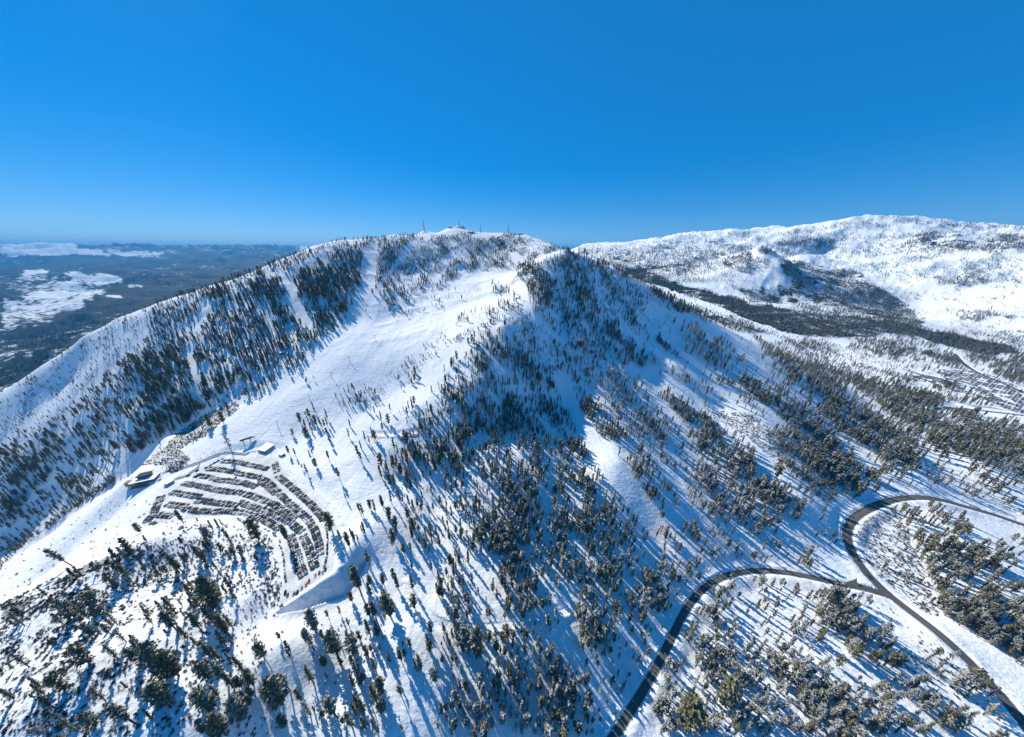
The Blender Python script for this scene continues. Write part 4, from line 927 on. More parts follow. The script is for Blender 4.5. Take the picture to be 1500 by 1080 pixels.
# ------------------------------------------------------------------ cars
PAINT = {'white': (.78, .78, .77), 'silver': (.42, .43, .45), 'grey': (.15, .155, .165), 'black': (.018, .018, .02), 'blue': (.03, .06, .16), 'red': (.26, .03, .03), 'green': (.03, .10, .07), 'orange': (.65, .20, .02)}
PM = {k: simple('paint_' + k, v, .6, .0, .05, 1, .08) for k, v in PAINT.items()}
M_GLASS = simple('car_glass', (.015, .02, .028), .35, 0, .1, 1, .2); M_TYRE = simple('tyre_rubber', (.02, .02, .02), .85, 0, .1, 4, .2)
def car_parts(kind, paint):
    # side profile (x forward), width 1.85
    prof = {'saloon': ([(-2.3,.45),(-2.32,.85),(-2.1,1.0),(-1.5,1.03),(1.05,1.0),(2.1,.86),(2.32,.62),(2.3,.4)], [(-1.65,1.02),(-1.05,1.45),(.35,1.47),(1.15,1.0)]),
            'offroader': ([(-2.3,.5),(-2.35,1.05),(-2.3,1.12),(-1.5,1.13),(1.1,1.12),(2.15,1.02),(2.35,.75),(2.3,.45)], [(-2.2,1.12),(-1.95,1.76),(.35,1.78),(1.15,1.11)]),
            'pickup': ([(-2.75,.55),(-2.8,1.05),(-2.78,1.1),(-.95,1.1),(1.25,1.12),(2.45,1.05),(2.65,.8),(2.6,.5)], [(-.95,1.1),(-.85,1.75),(.55,1.78),(1.3,1.11)])}[kind]
    low, cab = prof; w = .93; b = MB()
    n = len(low); v = [(x, -w * (.94 if i in (0, n - 1) else 1), z) for i, (x, z) in enumerate(low)] + [(x, w * (.94 if i in (0, n - 1) else 1), z) for i, (x, z) in enumerate(low)]
    b.add(v, [tuple(range(n)), tuple(range(2 * n - 1, n - 1, -1))] + [(i, i + n, (i + 1) % n + n, (i + 1) % n) for i in range(n)], 0)
    c1 = [(x, z) for x, z in cab]; rw = .70
    # roof slab and pillars
    b.add([(c1[1][0], -rw, c1[1][1]), (c1[2][0], -rw, c1[2][1]), (c1[2][0], rw, c1[2][1]), (c1[1][0], rw, c1[1][1]), (c1[1][0], -rw, c1[1][1] + .05), (c1[2][0], -rw, c1[2][1] + .05), (c1[2][0], rw, c1[2][1] + .05), (c1[1][0], rw, c1[1][1] + .05)],
          [(4, 5, 6, 7), (0, 4, 7, 3), (1, 2, 6, 5), (0, 1, 5, 4), (3, 7, 6, 2)], 0)
    if kind == 'pickup': b.box((-1.85, 0, 1.14), (1.6, 1.5, .06), 1)
    body = b.mesh('car', [PM[paint], M_TYRE])
    gl = MB(); gw = .86
    v = [(c1[0][0], -gw, c1[0][1]), (c1[1][0], -rw, c1[1][1]), (c1[2][0], -rw, c1[2][1]), (c1[3][0], -gw, c1[3][1])]; v += [(x, -y, z) for x, y, z in v]
    gl.add(v, [(3, 2, 1, 0), (4, 5, 6, 7), (0, 1, 5, 4), (2, 3, 7, 6)], 0)
    return body, gl.mesh('window_glass', [M_GLASS])
wb = MB(); wb.tube([(0, -.11, 0), (0, .11, 0)], .34, 12, 0); wb.tube([(0, -.12, 0), (0, .12, 0)], .19, 8, 1); WHEEL = wb.mesh('wheel', [M_TYRE, M_METAL])
CM_ = {}
def car_mesh(k, p_):
    if (k, p_) not in CM_: CM_[(k, p_)] = car_parts(k, p_)
    return CM_[(k, p_)]
def lr(t): return [(180 + float(a.split(',')[0]) / 4.5, 620 + float(a.split(',')[1]) / 4.5) for a in t.split()]
# rows read off the picture: (name, line, how many cars deep, parked end to end)
ROWS = [
('the top row',lr('655,250 735,252 815,268'),2,0),('the second top block',lr('812,270 880,282 960,302'),2,0),('the third block',lr('560,298 650,305 740,322'),2,0),('the fourth block',lr('478,342 560,352 662,378'),2,0),
('the long curved row',lr('740,325 820,340 890,352 950,380 1010,440 1090,520 1160,580 1215,625 1262,700 1290,780 1298,862'),2,0),
('the inner stub row',lr('905,375 950,410 1010,465'),2,0),
('the left middle block',lr('398,392 500,412 585,428'),2,0),('the middle block',lr('655,372 740,385 812,392'),2,0),('the middle right block',lr('790,392 880,418'),2,0),
('the left lower block',lr('318,452 400,466 505,484'),2,0),('the centre block',lr('590,432 700,450 770,455'),2,0),('the centre right block',lr('780,460 850,475 905,498'),2,0),
('the lowest left block',lr('288,528 350,540 418,546'),2,0),('the lower centre row',lr('486,505 600,520 700,532 760,540'),2,0),
('the lowest long row',lr('400,562 500,578 600,580 720,578 800,590 880,612 960,648 1032,692'),2,0),
('the second lowest row',lr('765,518 850,548 930,572 1000,598 1060,628'),2,0),('the second lowest row end',lr('1068,632 1120,655'),2,0),('the inner curved row',lr('915,498 1000,535 1070,588 1130,630'),2,0),
('the right inner row',lr('1120,668 1160,700 1182,712'),2,0),('the right inner lower row',lr('1185,735 1215,800 1240,870 1268,955'),2,0),
('the middle right column',lr('1100,735 1125,800 1150,880 1168,950 1190,1002'),2,0),
('the outer right row',lr('1002,262 1015,320'),2,0),('the outer curved row',lr('1020,345 1100,408 1180,478 1240,532 1300,600 1322,632'),2,0),
('the outer single line',lr('1335,660 1345,720 1348,790 1342,870 1325,950'),1,1),
('the inner single line',lr('1028,798 1052,850 1062,920 1068,1000 1074,1060'),1,1),
('the left edge column',lr('252,478 225,540 205,590 150,655'),2,0),('the lower left block',lr('230,600 280,605 335,610'),2,0),('the lowest corner block',lr('180,655 215,660'),1,0),
('the upper edge line',lr('668,228 600,262 540,296'),1,1),('the upper left line',lr('500,305 462,330 412,356'),1,1),
('the small roadside line',lr('752,624 805,664'),1,1),('the roadside line',lr('930,692 975,712 1012,750'),1,1),('the short line by the inner single line',lr('1030,770 1040,800'),1,1),
]
allc = []
for nm, ln, deep, end in ROWS:
    pts = [tuple(map(float, pt_plane(a, b_, -LOTZ - .8))) for a, b_ in ln]; q = smooth_path(pts, 1, .5)
    s = np.concatenate([[0], np.cumsum(np.hypot(*np.diff(q, axis=0).T))]); pitch = 4.8 if end else 2.12
    k = 0; t = pitch / 2
    while t < s[-1]:
        x = np.interp(t, s, q[:, 0]); y = np.interp(t, s, q[:, 1]); x2 = np.interp(min(t + 1, s[-1]), s, q[:, 0]); y2 = np.interp(min(t + 1, s[-1]), s, q[:, 1]); x1 = np.interp(max(t - 1, 0), s, q[:, 0]); y1 = np.interp(max(t - 1, 0), s, q[:, 1])
        a = math.atan2(y2 - y1, x2 - x1); nx, ny = -math.sin(a), math.cos(a)
        for sd_ in ((0,) if deep == 1 else (-1, 1)):
            if random.random() < .035: continue
            o_ = sd_ * 2.0; h = a + (0 if end else math.pi / 2 * (1 if sd_ <= 0 else -1)) + random.gauss(0, .04) + (math.pi if random.random() < .3 else 0)
            allc.append((x + nx * o_ + random.gauss(0, .18), y + ny * o_ + random.gauss(0, .18), h, nm, {0: 'single', -1: 'near', 1: 'far'}[sd_], k))
        k += 1; t += pitch * random.uniform(.97, 1.05)
for px_, py_ in [(461.5,842),(467.5,839),(472,837.5),(476.5,834),(452,851),(448,856),(441.5,861),(435,868),(430,869.5),(421,871.5),(417.5,868),(390,741),(402,783),(345,700)]:
    x, y = map(float, pt_plane(px_, py_, -LOTZ - .8)); allc.append((x, y, R(-62) + random.gauss(0, .05), 'the line along the snow bank', 'single', 0))
# drop overlaps
kept = []
for c_ in allc:
    if all((c_[0] - d_[0]) ** 2 + (c_[1] - d_[1]) ** 2 > 1.65 ** 2 for d_ in kept[-140:] + kept[:0]) and all((c_[0] - d_[0]) ** 2 + (c_[1] - d_[1]) ** 2 > 1.65 ** 2 for d_ in kept): kept.append(c_)
pj = [project(c_[0], c_[1], CAMZ + LOTZ) for c_ in kept]
idx = sorted(range(len(kept)), key=lambda i: pj[i][2]); print("cars", len(kept))
COLS = ['white'] * 14 + ['silver'] * 10 + ['grey'] * 12 + ['black'] * 14 + ['blue'] * 3 + ['red'] * 1 + ['green']
used = {}; zc = CAMZ + LOTZ + .12
def car_thing(x, y, h, z, label, group, kd=None, pt=None, wheels=True, nm='parked_car'):
    kd = kd or random.choice(['saloon', 'offroader', 'offroader', 'pickup']); pt = pt or random.choice(COLS); bm_, gm = car_mesh(kd, pt)
    o = obj(nm, bm_); o.scale = (.84, .84, .88); o.location = (x, y, z); o.rotation_euler = (0, 0, h); g_ = obj('window_glass', gm, o)
    if wheels:
        wx_ = {'saloon': 1.42, 'offroader': 1.45, 'pickup': 1.7}[kd]
        for i in (-1, 1):
            for j in (-1, 1): w__ = obj('wheel', WHEEL, o); w__.location = (i * wx_, j * .84, .34)
    return tag(o, label, 'car', group), kd, pt
KN = {'saloon': 'saloon car', 'offroader': 'tall family car', 'pickup': 'pickup truck'}
near = idx[:300]; sp_ = {}
for rank, i in enumerate(near):
    x, y, h, nm, sd_, k = kept[i]
    kd = random.choice(['saloon', 'offroader', 'offroader', 'pickup']); pt = random.choice(COLS)
    if abs(pj[i][0] - 452) < 1.5 and abs(pj[i][1] - 851) < 2: pt = 'orange'
    if abs(pj[i][0] - 467.5) < 1.5 and abs(pj[i][1] - 839) < 2: pt = 'red'
    sp_.setdefault((pt, kd, nm), []).append((pj[i][1], i, rank))
for (pt, kd, nm), L in sp_.items():
    L.sort(reverse=True)
    for n, (_, i, rank) in enumerate(L):
        x, y, h, _n, sd_, k = kept[i]
        lb = pt + ' ' + KN[kd] + ' in ' + nm + ((', ' + ordinal(n + 1) + ' from its lower end') if len(L) > 1 else '')
        car_thing(x, y, h, zc, lb, 'cars parked in the ski lot', kd, pt, rank < 60)
def car_mass(name, L, z, lb, mesh_cols=COLS):
    b = MB(); mats = []
    keys = sorted(set(mesh_cols)); mats = [PM[k] for k in keys] + [M_GLASS, M_TYRE]
    for x, y, h in L:
        kd = random.choice(['saloon', 'offroader', 'offroader', 'pickup']); pt = random.choice(mesh_cols); bm_, gm = car_mesh(kd, pt); c_, s_ = math.cos(h), math.sin(h)
        zz = z(x, y) if callable(z) else z
        for me_, mi in ((bm_, keys.index(pt)), (gm, len(keys))):
            vs = [(x + .84 * v.co.x * c_ - .84 * v.co.y * s_, y + .84 * v.co.x * s_ + .84 * v.co.y * c_, zz + .88 * v.co.z) for v in me_.vertices]; b.add(vs, [tuple(p_.vertices) for p_ in me_.polygons], mi)
        b.box((x, y, zz + .28), (2.8, 1.4, .4), len(keys) + 1, h)
    return tag(obj(name, b.mesh(name, mats)), lb, 'cars', kind='stuff')
car_mass('parked_cars_beyond', [kept[i][:3] for i in idx[300:]], zc, 'parked cars in the upper rows of the ski lot')
# far lots on the right
for nm, pl, lb in (('far_parking_lot', lot2_px, 'far parking lot packed with cars at the right edge'), ('strip_parking_lot', lot3_px, 'narrow parked strip left of the far parking lot')):
    a = np.array(pl, float); X_, Y_, r_ = hit(a[:, 0], a[:, 1]); poly = list(zip(X_, Y_)); gx, gy = np.array(X_), np.array(Y_)
    n_sub = []; 
    for i in range(len(poly)):
        p0, p1 = np.array(poly[i]), np.array(poly[(i + 1) % len(poly)])
        for t in np.linspace(0, 1, 6)[:-1]: n_sub.append(tuple(p0 + (p1 - p0) * t))
    u = np.array([math.cos(R(25)), math.sin(R(25))]) if nm[0] == 'f' else None
    if u is None: dv = np.array(poly[1]) - np.array(poly[3]); u = dv / np.hypot(*dv)
    w2 = np.array([-u[1], u[0]]); A_ = np.stack([gx, gy], 1); cu = A_ @ u; cw = A_ @ w2; L = []
    k = 0; wv = cw.min()
    while wv < cw.max():
        uv_ = cu.min()
        while uv_ < cu.max():
            p_ = u * uv_ + w2 * wv
            if in_poly(np.array([p_[0]]), np.array([p_[1]]), poly)[0] and random.random() < .93 and vnoise(np.array([p_[0] / 18]), np.array([p_[1] / 18]), 8)[0] < .22: L.append((p_[0] + random.gauss(0, .5), p_[1] + random.gauss(0, .7), math.atan2(w2[1], w2[0]) + random.gauss(0, .05)))
            uv_ += 2.75
        wv += 4.8 if k % 2 == 0 else 6.6; k += 1
    Lh = [(x, y, h) for x, y, h in L]; print(nm, len(Lh))
    zf = lambda x, y: float(ground(x, y)) + .15
    car_mass('cars_in_' + nm, Lh, zf, 'rows of cars in the ' + nm.replace('_', ' '), COLS)
# cars on the road
for px_, py_, rd, pt, kd, lb in [(1239.5, 768, 'highway', 'black', 'offroader', 'black car driving in the highway bend'), (1254, 819, 'highway', 'grey', 'saloon', 'grey car on the highway above the junction'), (1273, 845, 'highway', 'black', 'pickup', 'black pickup passing the road junction'), (1259, 858.5, 'mountain_road', 'black', 'saloon', 'black saloon waiting at the junction mouth')]:
    x, y = on_road(px_, py_); q, z, hw = road_xy[rd]; d = np.hypot(q[:, 0] - x, q[:, 1] - y); i = int(d.argmin()); j = min(i + 1, len(q) - 1); h = math.atan2(q[j, 1] - q[j - 1, 1], q[j, 0] - q[j - 1, 0])
    car_thing(x, y, h, CAMZ + z[i] + .1, lb, 'cars driving on the highway', kd, pt, True, 'car')

# ------------------------------------------------------------------ buildings
def frame(pA, pB, zoff=0):
    A_ = np.array(pA); B_ = np.array(pB); d = B_ - A_; return A_, d / np.hypot(*d), float(np.hypot(*d))
def placed(name, px0, px1, lb, cat, group=None):
    (xa, ya), (xb, yb) = on_road(*px0), on_road(*px1); h = math.atan2(yb - ya, xb - xa); z = float(ground((xa + xb) / 2, (ya + yb) / 2))
    e = empty(name, (xa, ya, z), h); tag(e, lb, cat, group); return e, math.hypot(xb - xa, yb - ya), z
def part(nm, par, boxes, mats):
    b = MB()
    for c_, d_, mi in boxes: b.box(c_, d_, mi)
    return obj(nm, b.mesh(nm, mats), par)
# lodge: x along the front, y away from the camera
e, L, z = placed('ski_lodge', (194, 716), (227, 704), 'low ski lodge with snowy flat roof and raised grey roof beside the crowd', 'lodge')
Wd = 12
part('wall', e, [((L / 2, Wd / 2, 1.5), (L, Wd, 8), 0)], [M_WALL])
wn = [((2.2 + i * (L - 4.4) / 7, -.06, 3.2), (3.0, .1, 2.2), 0) for i in range(8)] 
for bx_ in wn: f_ = part('window', e, [bx_], [M_TEAL])
for i in range(3): part('window', e, [((-.06, 3 + i * 4.2, 3.2), (.1, 2.8, 2.2), 0)], [M_TEAL])
part('roof', e, [((L / 2, Wd / 2 - .3, 5.75), (L + 1.4, Wd + 1.8, .45), 0)], [M_ROOFSNOW])
part('fascia', e, [((L / 2, -1.25, 5.35), (L + 1.5, .16, 1.1), 0), ((-.75, Wd / 2 - .3, 5.35), (.16, Wd + 1.7, 1.1), 0), ((L + .75, Wd / 2 - .3, 5.35), (.16, Wd + 1.7, 1.1), 0)], [M_FASCIA])
part('upper_wall', e, [((L * .42, Wd * .92, 6.6), (11, 8.5, 4.6), 0)], [M_DSTEEL])
b = MB(); b.box((L * .42, Wd * .92, 9.2), (13.5, 10.5, .45), 0); b.box((L * .42, Wd * .92, 9.5), (12.8, 9.8, .2), 0); obj('upper_roof', b.mesh('upper_roof', [M_GREYROOF]), e)
for i in range(3): part('roof_vent', e, [((5 + i * 4, 4 + (i % 2) * 2, 6.3), (1.2, 1.2, .9), 0)], [M_METAL])
part('side_wing', e, [((-4.5, Wd - 4, 1.2), (8, 6, 5.5), 0)], [M_WALL]); part('wing_roof', e, [((-4.5, Wd - 4, 4.15), (9, 7, .4), 0)], [M_FASCIA])
part('deck', e, [((L / 2, -4.2, .55), (L - 4, 5.6, .3), 0)] + [((2.5 + i * 4, -6.6, -.1), (.25, .25, 1.2), 0) for i in range(7)], [M_WALL])
rl = MB(); rl.box((L / 2, -6.9, 1.6), (L - 4, .08, .08), 0)
for i in range(12): rl.box((2.4 + i * (L - 4.8) / 11, -6.9, 1.15), (.08, .08, .95), 0)
obj('railing', rl.mesh('railing', [M_WALL]), e)
# small buildings
def cabin(name, p0, p1, depth, hgt, lb, roofm, wallm, cat='building', pitch=1.2, windows=2, group=None):
    e, L, z = placed(name, p0, p1, lb, cat, group)
    part('wall', e, [((L / 2, depth / 2, hgt / 2 - 1), (L, depth, hgt + 2), 0)], [wallm])
    b = MB(); o_ = .6; t = .3
    v = [(-o_, -o_, hgt + .03), (L + o_, -o_, hgt + .03), (L + o_, depth + o_, hgt + .03 + pitch), (-o_, depth + o_, hgt + .03 + pitch)]; v += [(x, y, z_ + t) for x, y, z_ in v]
    b.add(v, [(3, 2, 1, 0), (4, 5, 6, 7), (0, 1, 5, 4), (1, 2, 6, 5), (2, 3, 7, 6), (3, 0, 4, 7)], 0); obj('roof', b.mesh('roof', [roofm]), e)
    b = MB(); b.add([(0, 0, hgt), (L, 0, hgt), (L, depth, hgt + pitch), (0, depth, hgt + pitch), (0, depth, hgt), (L, depth, hgt)], [(0, 3, 4), (1, 5, 2), (4, 3, 2, 5)], 0); obj('gable', b.mesh('gable', [wallm]), e)
    for i in range(windows): part('window', e, [((L * (i + .5) / windows, -.06, hgt * .55), (L / windows * .7, .12, hgt * .42), 0)], [M_TEAL])
    part('door', e, [((-.06, depth * .5, 1.0), (.12, 1.1, 2.1), 0)], [M_FASCIA])
    return e, L
cabin('ticket_hut', (246, 712), (256, 706), 5.5, 3.2, 'small snow roofed hut on the snow bank between the lodge and the cars', M_ROOFSNOW, M_CONC, 'hut')
cabin('lift_building', (378, 661), (389, 664.5), 15, 4.2, 'white roofed lift building with tinted glass front above the cars', M_ROOFSNOW, M_CONC, 'building', 1.5, 3)
cabin('equipment_shed', (410, 519.5), (417, 518.5), 7, 4, 'small snow roofed shed at the left edge of the ski bowl', M_ROOFSNOW, M_WALL, 'shed', 1.0, 1)
cabin('operator_hut', (587, 645), (593, 645), 4, 2.8, 'tiny operator hut beside the upper lift station', M_GREYROOF, M_WALL, 'hut', .5, 1)
cabin('storage_hut', (408, 667), (413, 669), 5, 2.6, 'small hut at the top right corner of the parking lot', M_ROOFSNOW, M_FASCIA, 'hut', .5, 1)
for i, (p0, p1, h_) in enumerate((((688, 341.5), (694, 342), 6), ((657, 334.5), (661, 334.5), 5), ((676, 334.5), (681, 335), 5), ((758, 343.5), (764, 344.5), 5))):
    cabin('summit_building', p0, p1, 9, h_, 'small flat relay building on the summit ridge' + (', under the third mast', ', at the highest point left of the mast', ', just right of the highest mast', ', on the shoulder right of the last mast')[i], M_CONC, M_CONC, 'building', .3, 1, 'relay buildings on the summit')
# lift stations: long roof on posts with bullwheel
def station(p0, p1, lb, w=5.0, roofm=M_GREYROOF):
    e, L, z = placed('chairlift_station', p0, p1, lb, 'lift station', 'chairlift stations')
    b = MB(); n = 8; vs = []
    for x in (0, L):
        for k in range(n + 1): a = math.pi * k / n; vs.append((x, w / 2 * math.cos(a), 5.2 + 1.6 * math.sin(a)))
    b.add(vs, [(k, k + 1, n + 1 + k + 1, n + 1 + k) for k in range(n)] + [tuple(range(n, -1, -1)), tuple(range(n + 1, 2 * n + 2))] + [(0, n + 1, 2 * n + 1, n)], 0, False); obj('canopy', b.mesh('canopy', [roofm]), e)
    b = MB()
    for x in (L * .2, L * .75): b.box((x, 0, 2.1), (1.0, 1.6, 6.2), 0)
    obj('support', b.mesh('support', [M_METAL]), e)
    b = MB(); b.tube([(L + 1.5, 0, 5.0), (L + 1.5, 0, 5.3)], 2.2, 20, 0); obj('bullwheel', b.mesh('bullwheel', [M_DSTEEL]), e)
    b = MB(); b.box((L * .5, 0, 4.9), (L + 3, .5, .5), 0); obj('beam', b.mesh('beam', [M_METAL]), e)
station((354, 651.5), (371, 643.5), 'long grey lift station at the foot of the ski bowl')
station((590, 640), (598, 638.5), 'short lift station at the end of the snow cut on the slope', 4.2)
# lift towers, leaning with the slope
tw = MB(); tw.tube([(0, 0, -1), (0, 0, 11.5)], [.38, .26], 8, 0); TWP = tw.mesh('pole', [M_DSTEEL])
tw = MB(); tw.box((0, 0, 11.6), (5.4, .35, .35), 0); TWC = tw.mesh('crossarm', [M_DSTEEL])
tw = MB(); tw.tube([(0, -1.6, 0), (0, 1.6, 0)], .12, 6, 0)
for i in range(5): tw.tube([(-.1, -1.4 + .7 * i, -.2), (.1, -1.4 + .7 * i, -.2)], .22, 8, 0)
TWS = tw.mesh('sheave_train', [M_DSTEEL])
TWR = [(407.5, 626), (454, 588), (486.5, 554), (512, 529.5), (550, 499), (578, 467.5)]
tl = [on_road(*p) for p in TWR]
for i, (x, y) in enumerate(tl):
    j = min(i + 1, len(tl) - 1); a = math.atan2(tl[j][1] - tl[j - 1][1], tl[j][0] - tl[j - 1][0]) - math.pi / 2
    e = empty('lift_tower', (x, y, float(ground(x, y))), a); e.rotation_euler = (R(-4), 0, a)
    tag(e, ('T shaped lift tower in the ski bowl, ' + ordinal(i + 1) + ' up from the lot'), 'lift tower', 'lift towers up the ski bowl')
    obj('pole', TWP, e); obj('crossarm', TWC, e)
    for s_ in (-1, 1): o = obj('sheave_train', TWS, e); o.location = (s_ * 2.6, 0, 11.6)
cb = MB(); e = empty('lift_cable', (tl[0][0], tl[0][1], float(ground(*tl[0])))); tag(e, 'thin steel haul cables strung between the ski bowl lift towers', 'cable'); ends = [on_road(371, 643.5)] + tl + [on_road(604, 447)]
for s_ in (-1, 1):
    cb = MB(); pts_ = []
    for i in range(len(ends) - 1):
        (xa, ya), (xb, yb) = ends[i], ends[i + 1]; L_ = math.hypot(xb - xa, yb - ya); nx_, ny_ = -(yb - ya) / L_ * 2.6 * s_, (xb - xa) / L_ * 2.6 * s_; za, zb = float(ground(xa, ya)) + (11.9 if i else 6), float(ground(xb, yb)) + 11.9
        for t_ in (0, .25, .5, .75): pts_.append(Vector((xa + (xb - xa) * t_ + nx_, ya + (yb - ya) * t_ + ny_, za + (zb - za) * t_ - 5 * t_ * (1 - t_))) - e.location)
    cb.tube(pts_, .07, 4, 0); obj('cable', cb.mesh('cable', [M_DSTEEL]), e)
# summit masts: three-legged lattice
def mast(px_, py_, h, lb):
    x, y = on_road(px_, py_); z = float(ground(x, y)); e = empty('radio_mast', (x, y, z)); tag(e, lb, 'mast', 'radio masts on the summit')
    b = MB(); w0 = 2.2; n = 10
    def P_(k, t): a = 2.094 * k; w = w0 * (1 - .7 * t); return (w * math.cos(a), w * math.sin(a), -2 + (h + 2) * t)
    for k in range(3): b.tube([P_(k, 0), P_(k, 1)], .5, 4, 0)
    for i in range(n):
        for k in range(3): b.tube([P_(k, i / n), P_((k + 1) % 3, (i + 1) / n)], .28, 3, 0)
    obj('lattice', b.mesh('lattice', [M_MAST]), e)
    b = MB(); b.tube([(0, 0, h * .9), (0, 0, h * 1.15)], .22, 5, 0); obj('antenna', b.mesh('antenna', [M_MAST]), e)
M_MAST = simple("mast_steel", (.16, .11, .13), .6, .1, .2, .1)
for a_ in [(621.5, 338, 42, 'leftmost tall mast on its own summit knob'), (672.5, 333, 30, 'mast on the highest summit hump'), (678, 333.5, 12, 'short thin mast just right of the highest one'), (704, 341.5, 32, 'thin mast right of the summit hump above the snow saddle'), (744.5, 342, 42, 'tall mast on the right hand summit shoulder'), (666, 332, 8, 'tiny mast left of the highest one')]: mast(*a_)
# poles, snag, sign
def pole(px_, py_, hp, lb, arm=True, nm='utility_pole'):
    x, y, z, h = h_for_px(px_, py_, hp); e = empty(nm, (x, y, z)); tag(e, lb, 'pole')
    b = MB(); b.tube([(0, 0, -1), (0, 0, h)], [.28, .18], 7, 0); obj('shaft', b.mesh('shaft', [M_BARK]), e)
    if arm: b = MB(); b.box((0, 0, h - .8), (2.6, .18, .2), 0); obj('crossbar', b.mesh('crossbar', [M_BARK]), e)
pole(1294, 920, 18, 'dark utility pole on the snow field beside the junction')
b = MB(); rs = random.Random(3); 
b.tube([(0, 0, -1), (.3, 0, 7), (-.2, .2, 13), (0, 0, 18)], [.26, .2, .13, .03], 6, 0)
for i in range(26): zz = rs.uniform(5, 17); a = rs.random() * 6.28; l_ = rs.uniform(.5, 1.6); b.tube([(0, 0, zz), (l_ * math.cos(a), l_ * math.sin(a), zz + rs.uniform(-.2, .5))], [.06, .02], 3, 0)
SNAG = b.mesh('dead_tree', [M_DEAD])
for px_, py_, hp, lb in [(397, 979, 34, 'thin dead tree beside the straight narrow trail'), (367, 893, 20, 'bare dead stem below the curved car rows'), (393, 859, 18, 'bare dead stem left of the inner single line of cars'), (603, 806, 16, 'small dead snag on the open snow')]:
    x, y, z, h = h_for_px(px_, py_, hp); o = obj('dead_tree', SNAG); o.location = (x, y, z); s_ = h / 18; o.scale = (s_ * .8, s_ * .8, s_); tag(o, lb, 'tree', 'dead trees without needles')
x, y = on_road(1277, 866); e = empty('road_sign', (x, y, float(ground(x, y)))); tag(e, 'small road sign at the road junction', 'sign')
b = MB(); b.tube([(0, 0, -.5), (0, 0, 3)], .06, 6, 0); obj('post', b.mesh('post', [M_METAL]), e); b = MB(); b.box((0, 0, 2.9), (1.5, .06, .9), 0); obj('panel', b.mesh('panel', [simple('sign_green', (.02, .16, .07), .5)]), e)
# fences above the lot
M_FENCE = simple("weathered_fence", (.10, .095, .10), .8, 0, .2, 1)
def fence(line, lb, hgt=1.5):
    pts = [on_road(*p) for p in line]; q = smooth_path(pts, 1, 2.5); z = ground(q[:, 0], q[:, 1]); e = empty('snow_fence', (q[0, 0], q[0, 1], z[0])); tag(e, lb, 'fence', 'snow fences round the upper lot')
    b = MB(); c_ = MB()
    for i in range(len(q) - 1):
        p0 = Vector((q[i, 0], q[i, 1], z[i])) - e.location; p1 = Vector((q[i + 1, 0], q[i + 1, 1], z[i + 1])) - e.location
        for k in range(3): u = Vector((0, 0, hgt * (.2 + .32 * k))); t = Vector((0, 0, hgt * .24)); d = (p1 - p0).cross(Vector((0, 0, 1))).normalized() * .05; b.add([p0 + u - d, p1 + u - d, p1 + u + t - d, p0 + u + t - d, p0 + u + d, p1 + u + d, p1 + u + t + d, p0 + u + t + d], [(0, 1, 2, 3), (7, 6, 5, 4), (3, 2, 6, 7), (0, 4, 5, 1)], 0)
        c_.tube([p0 - Vector((0, 0, .6)), p0 + Vector((0, 0, hgt * 1.12))], .12, 5, 0)
    obj('slat_panel', b.mesh('slat_panel', [M_FENCE]), e); obj('posts', c_.mesh('posts', [M_FENCE]), e)
fence([(250, 693), (275, 684), (292, 678), (305, 672), (318, 667), (335, 663), (348, 664.5), (360, 667), (366, 663)], 'long dark snow fence curving over the top of the parking lot', 2.0)
fence([(255, 703), (273, 698), (284, 690), (292, 684), (293, 679)], 'lower dark snow fence between the hut and the car rows', 1.6)

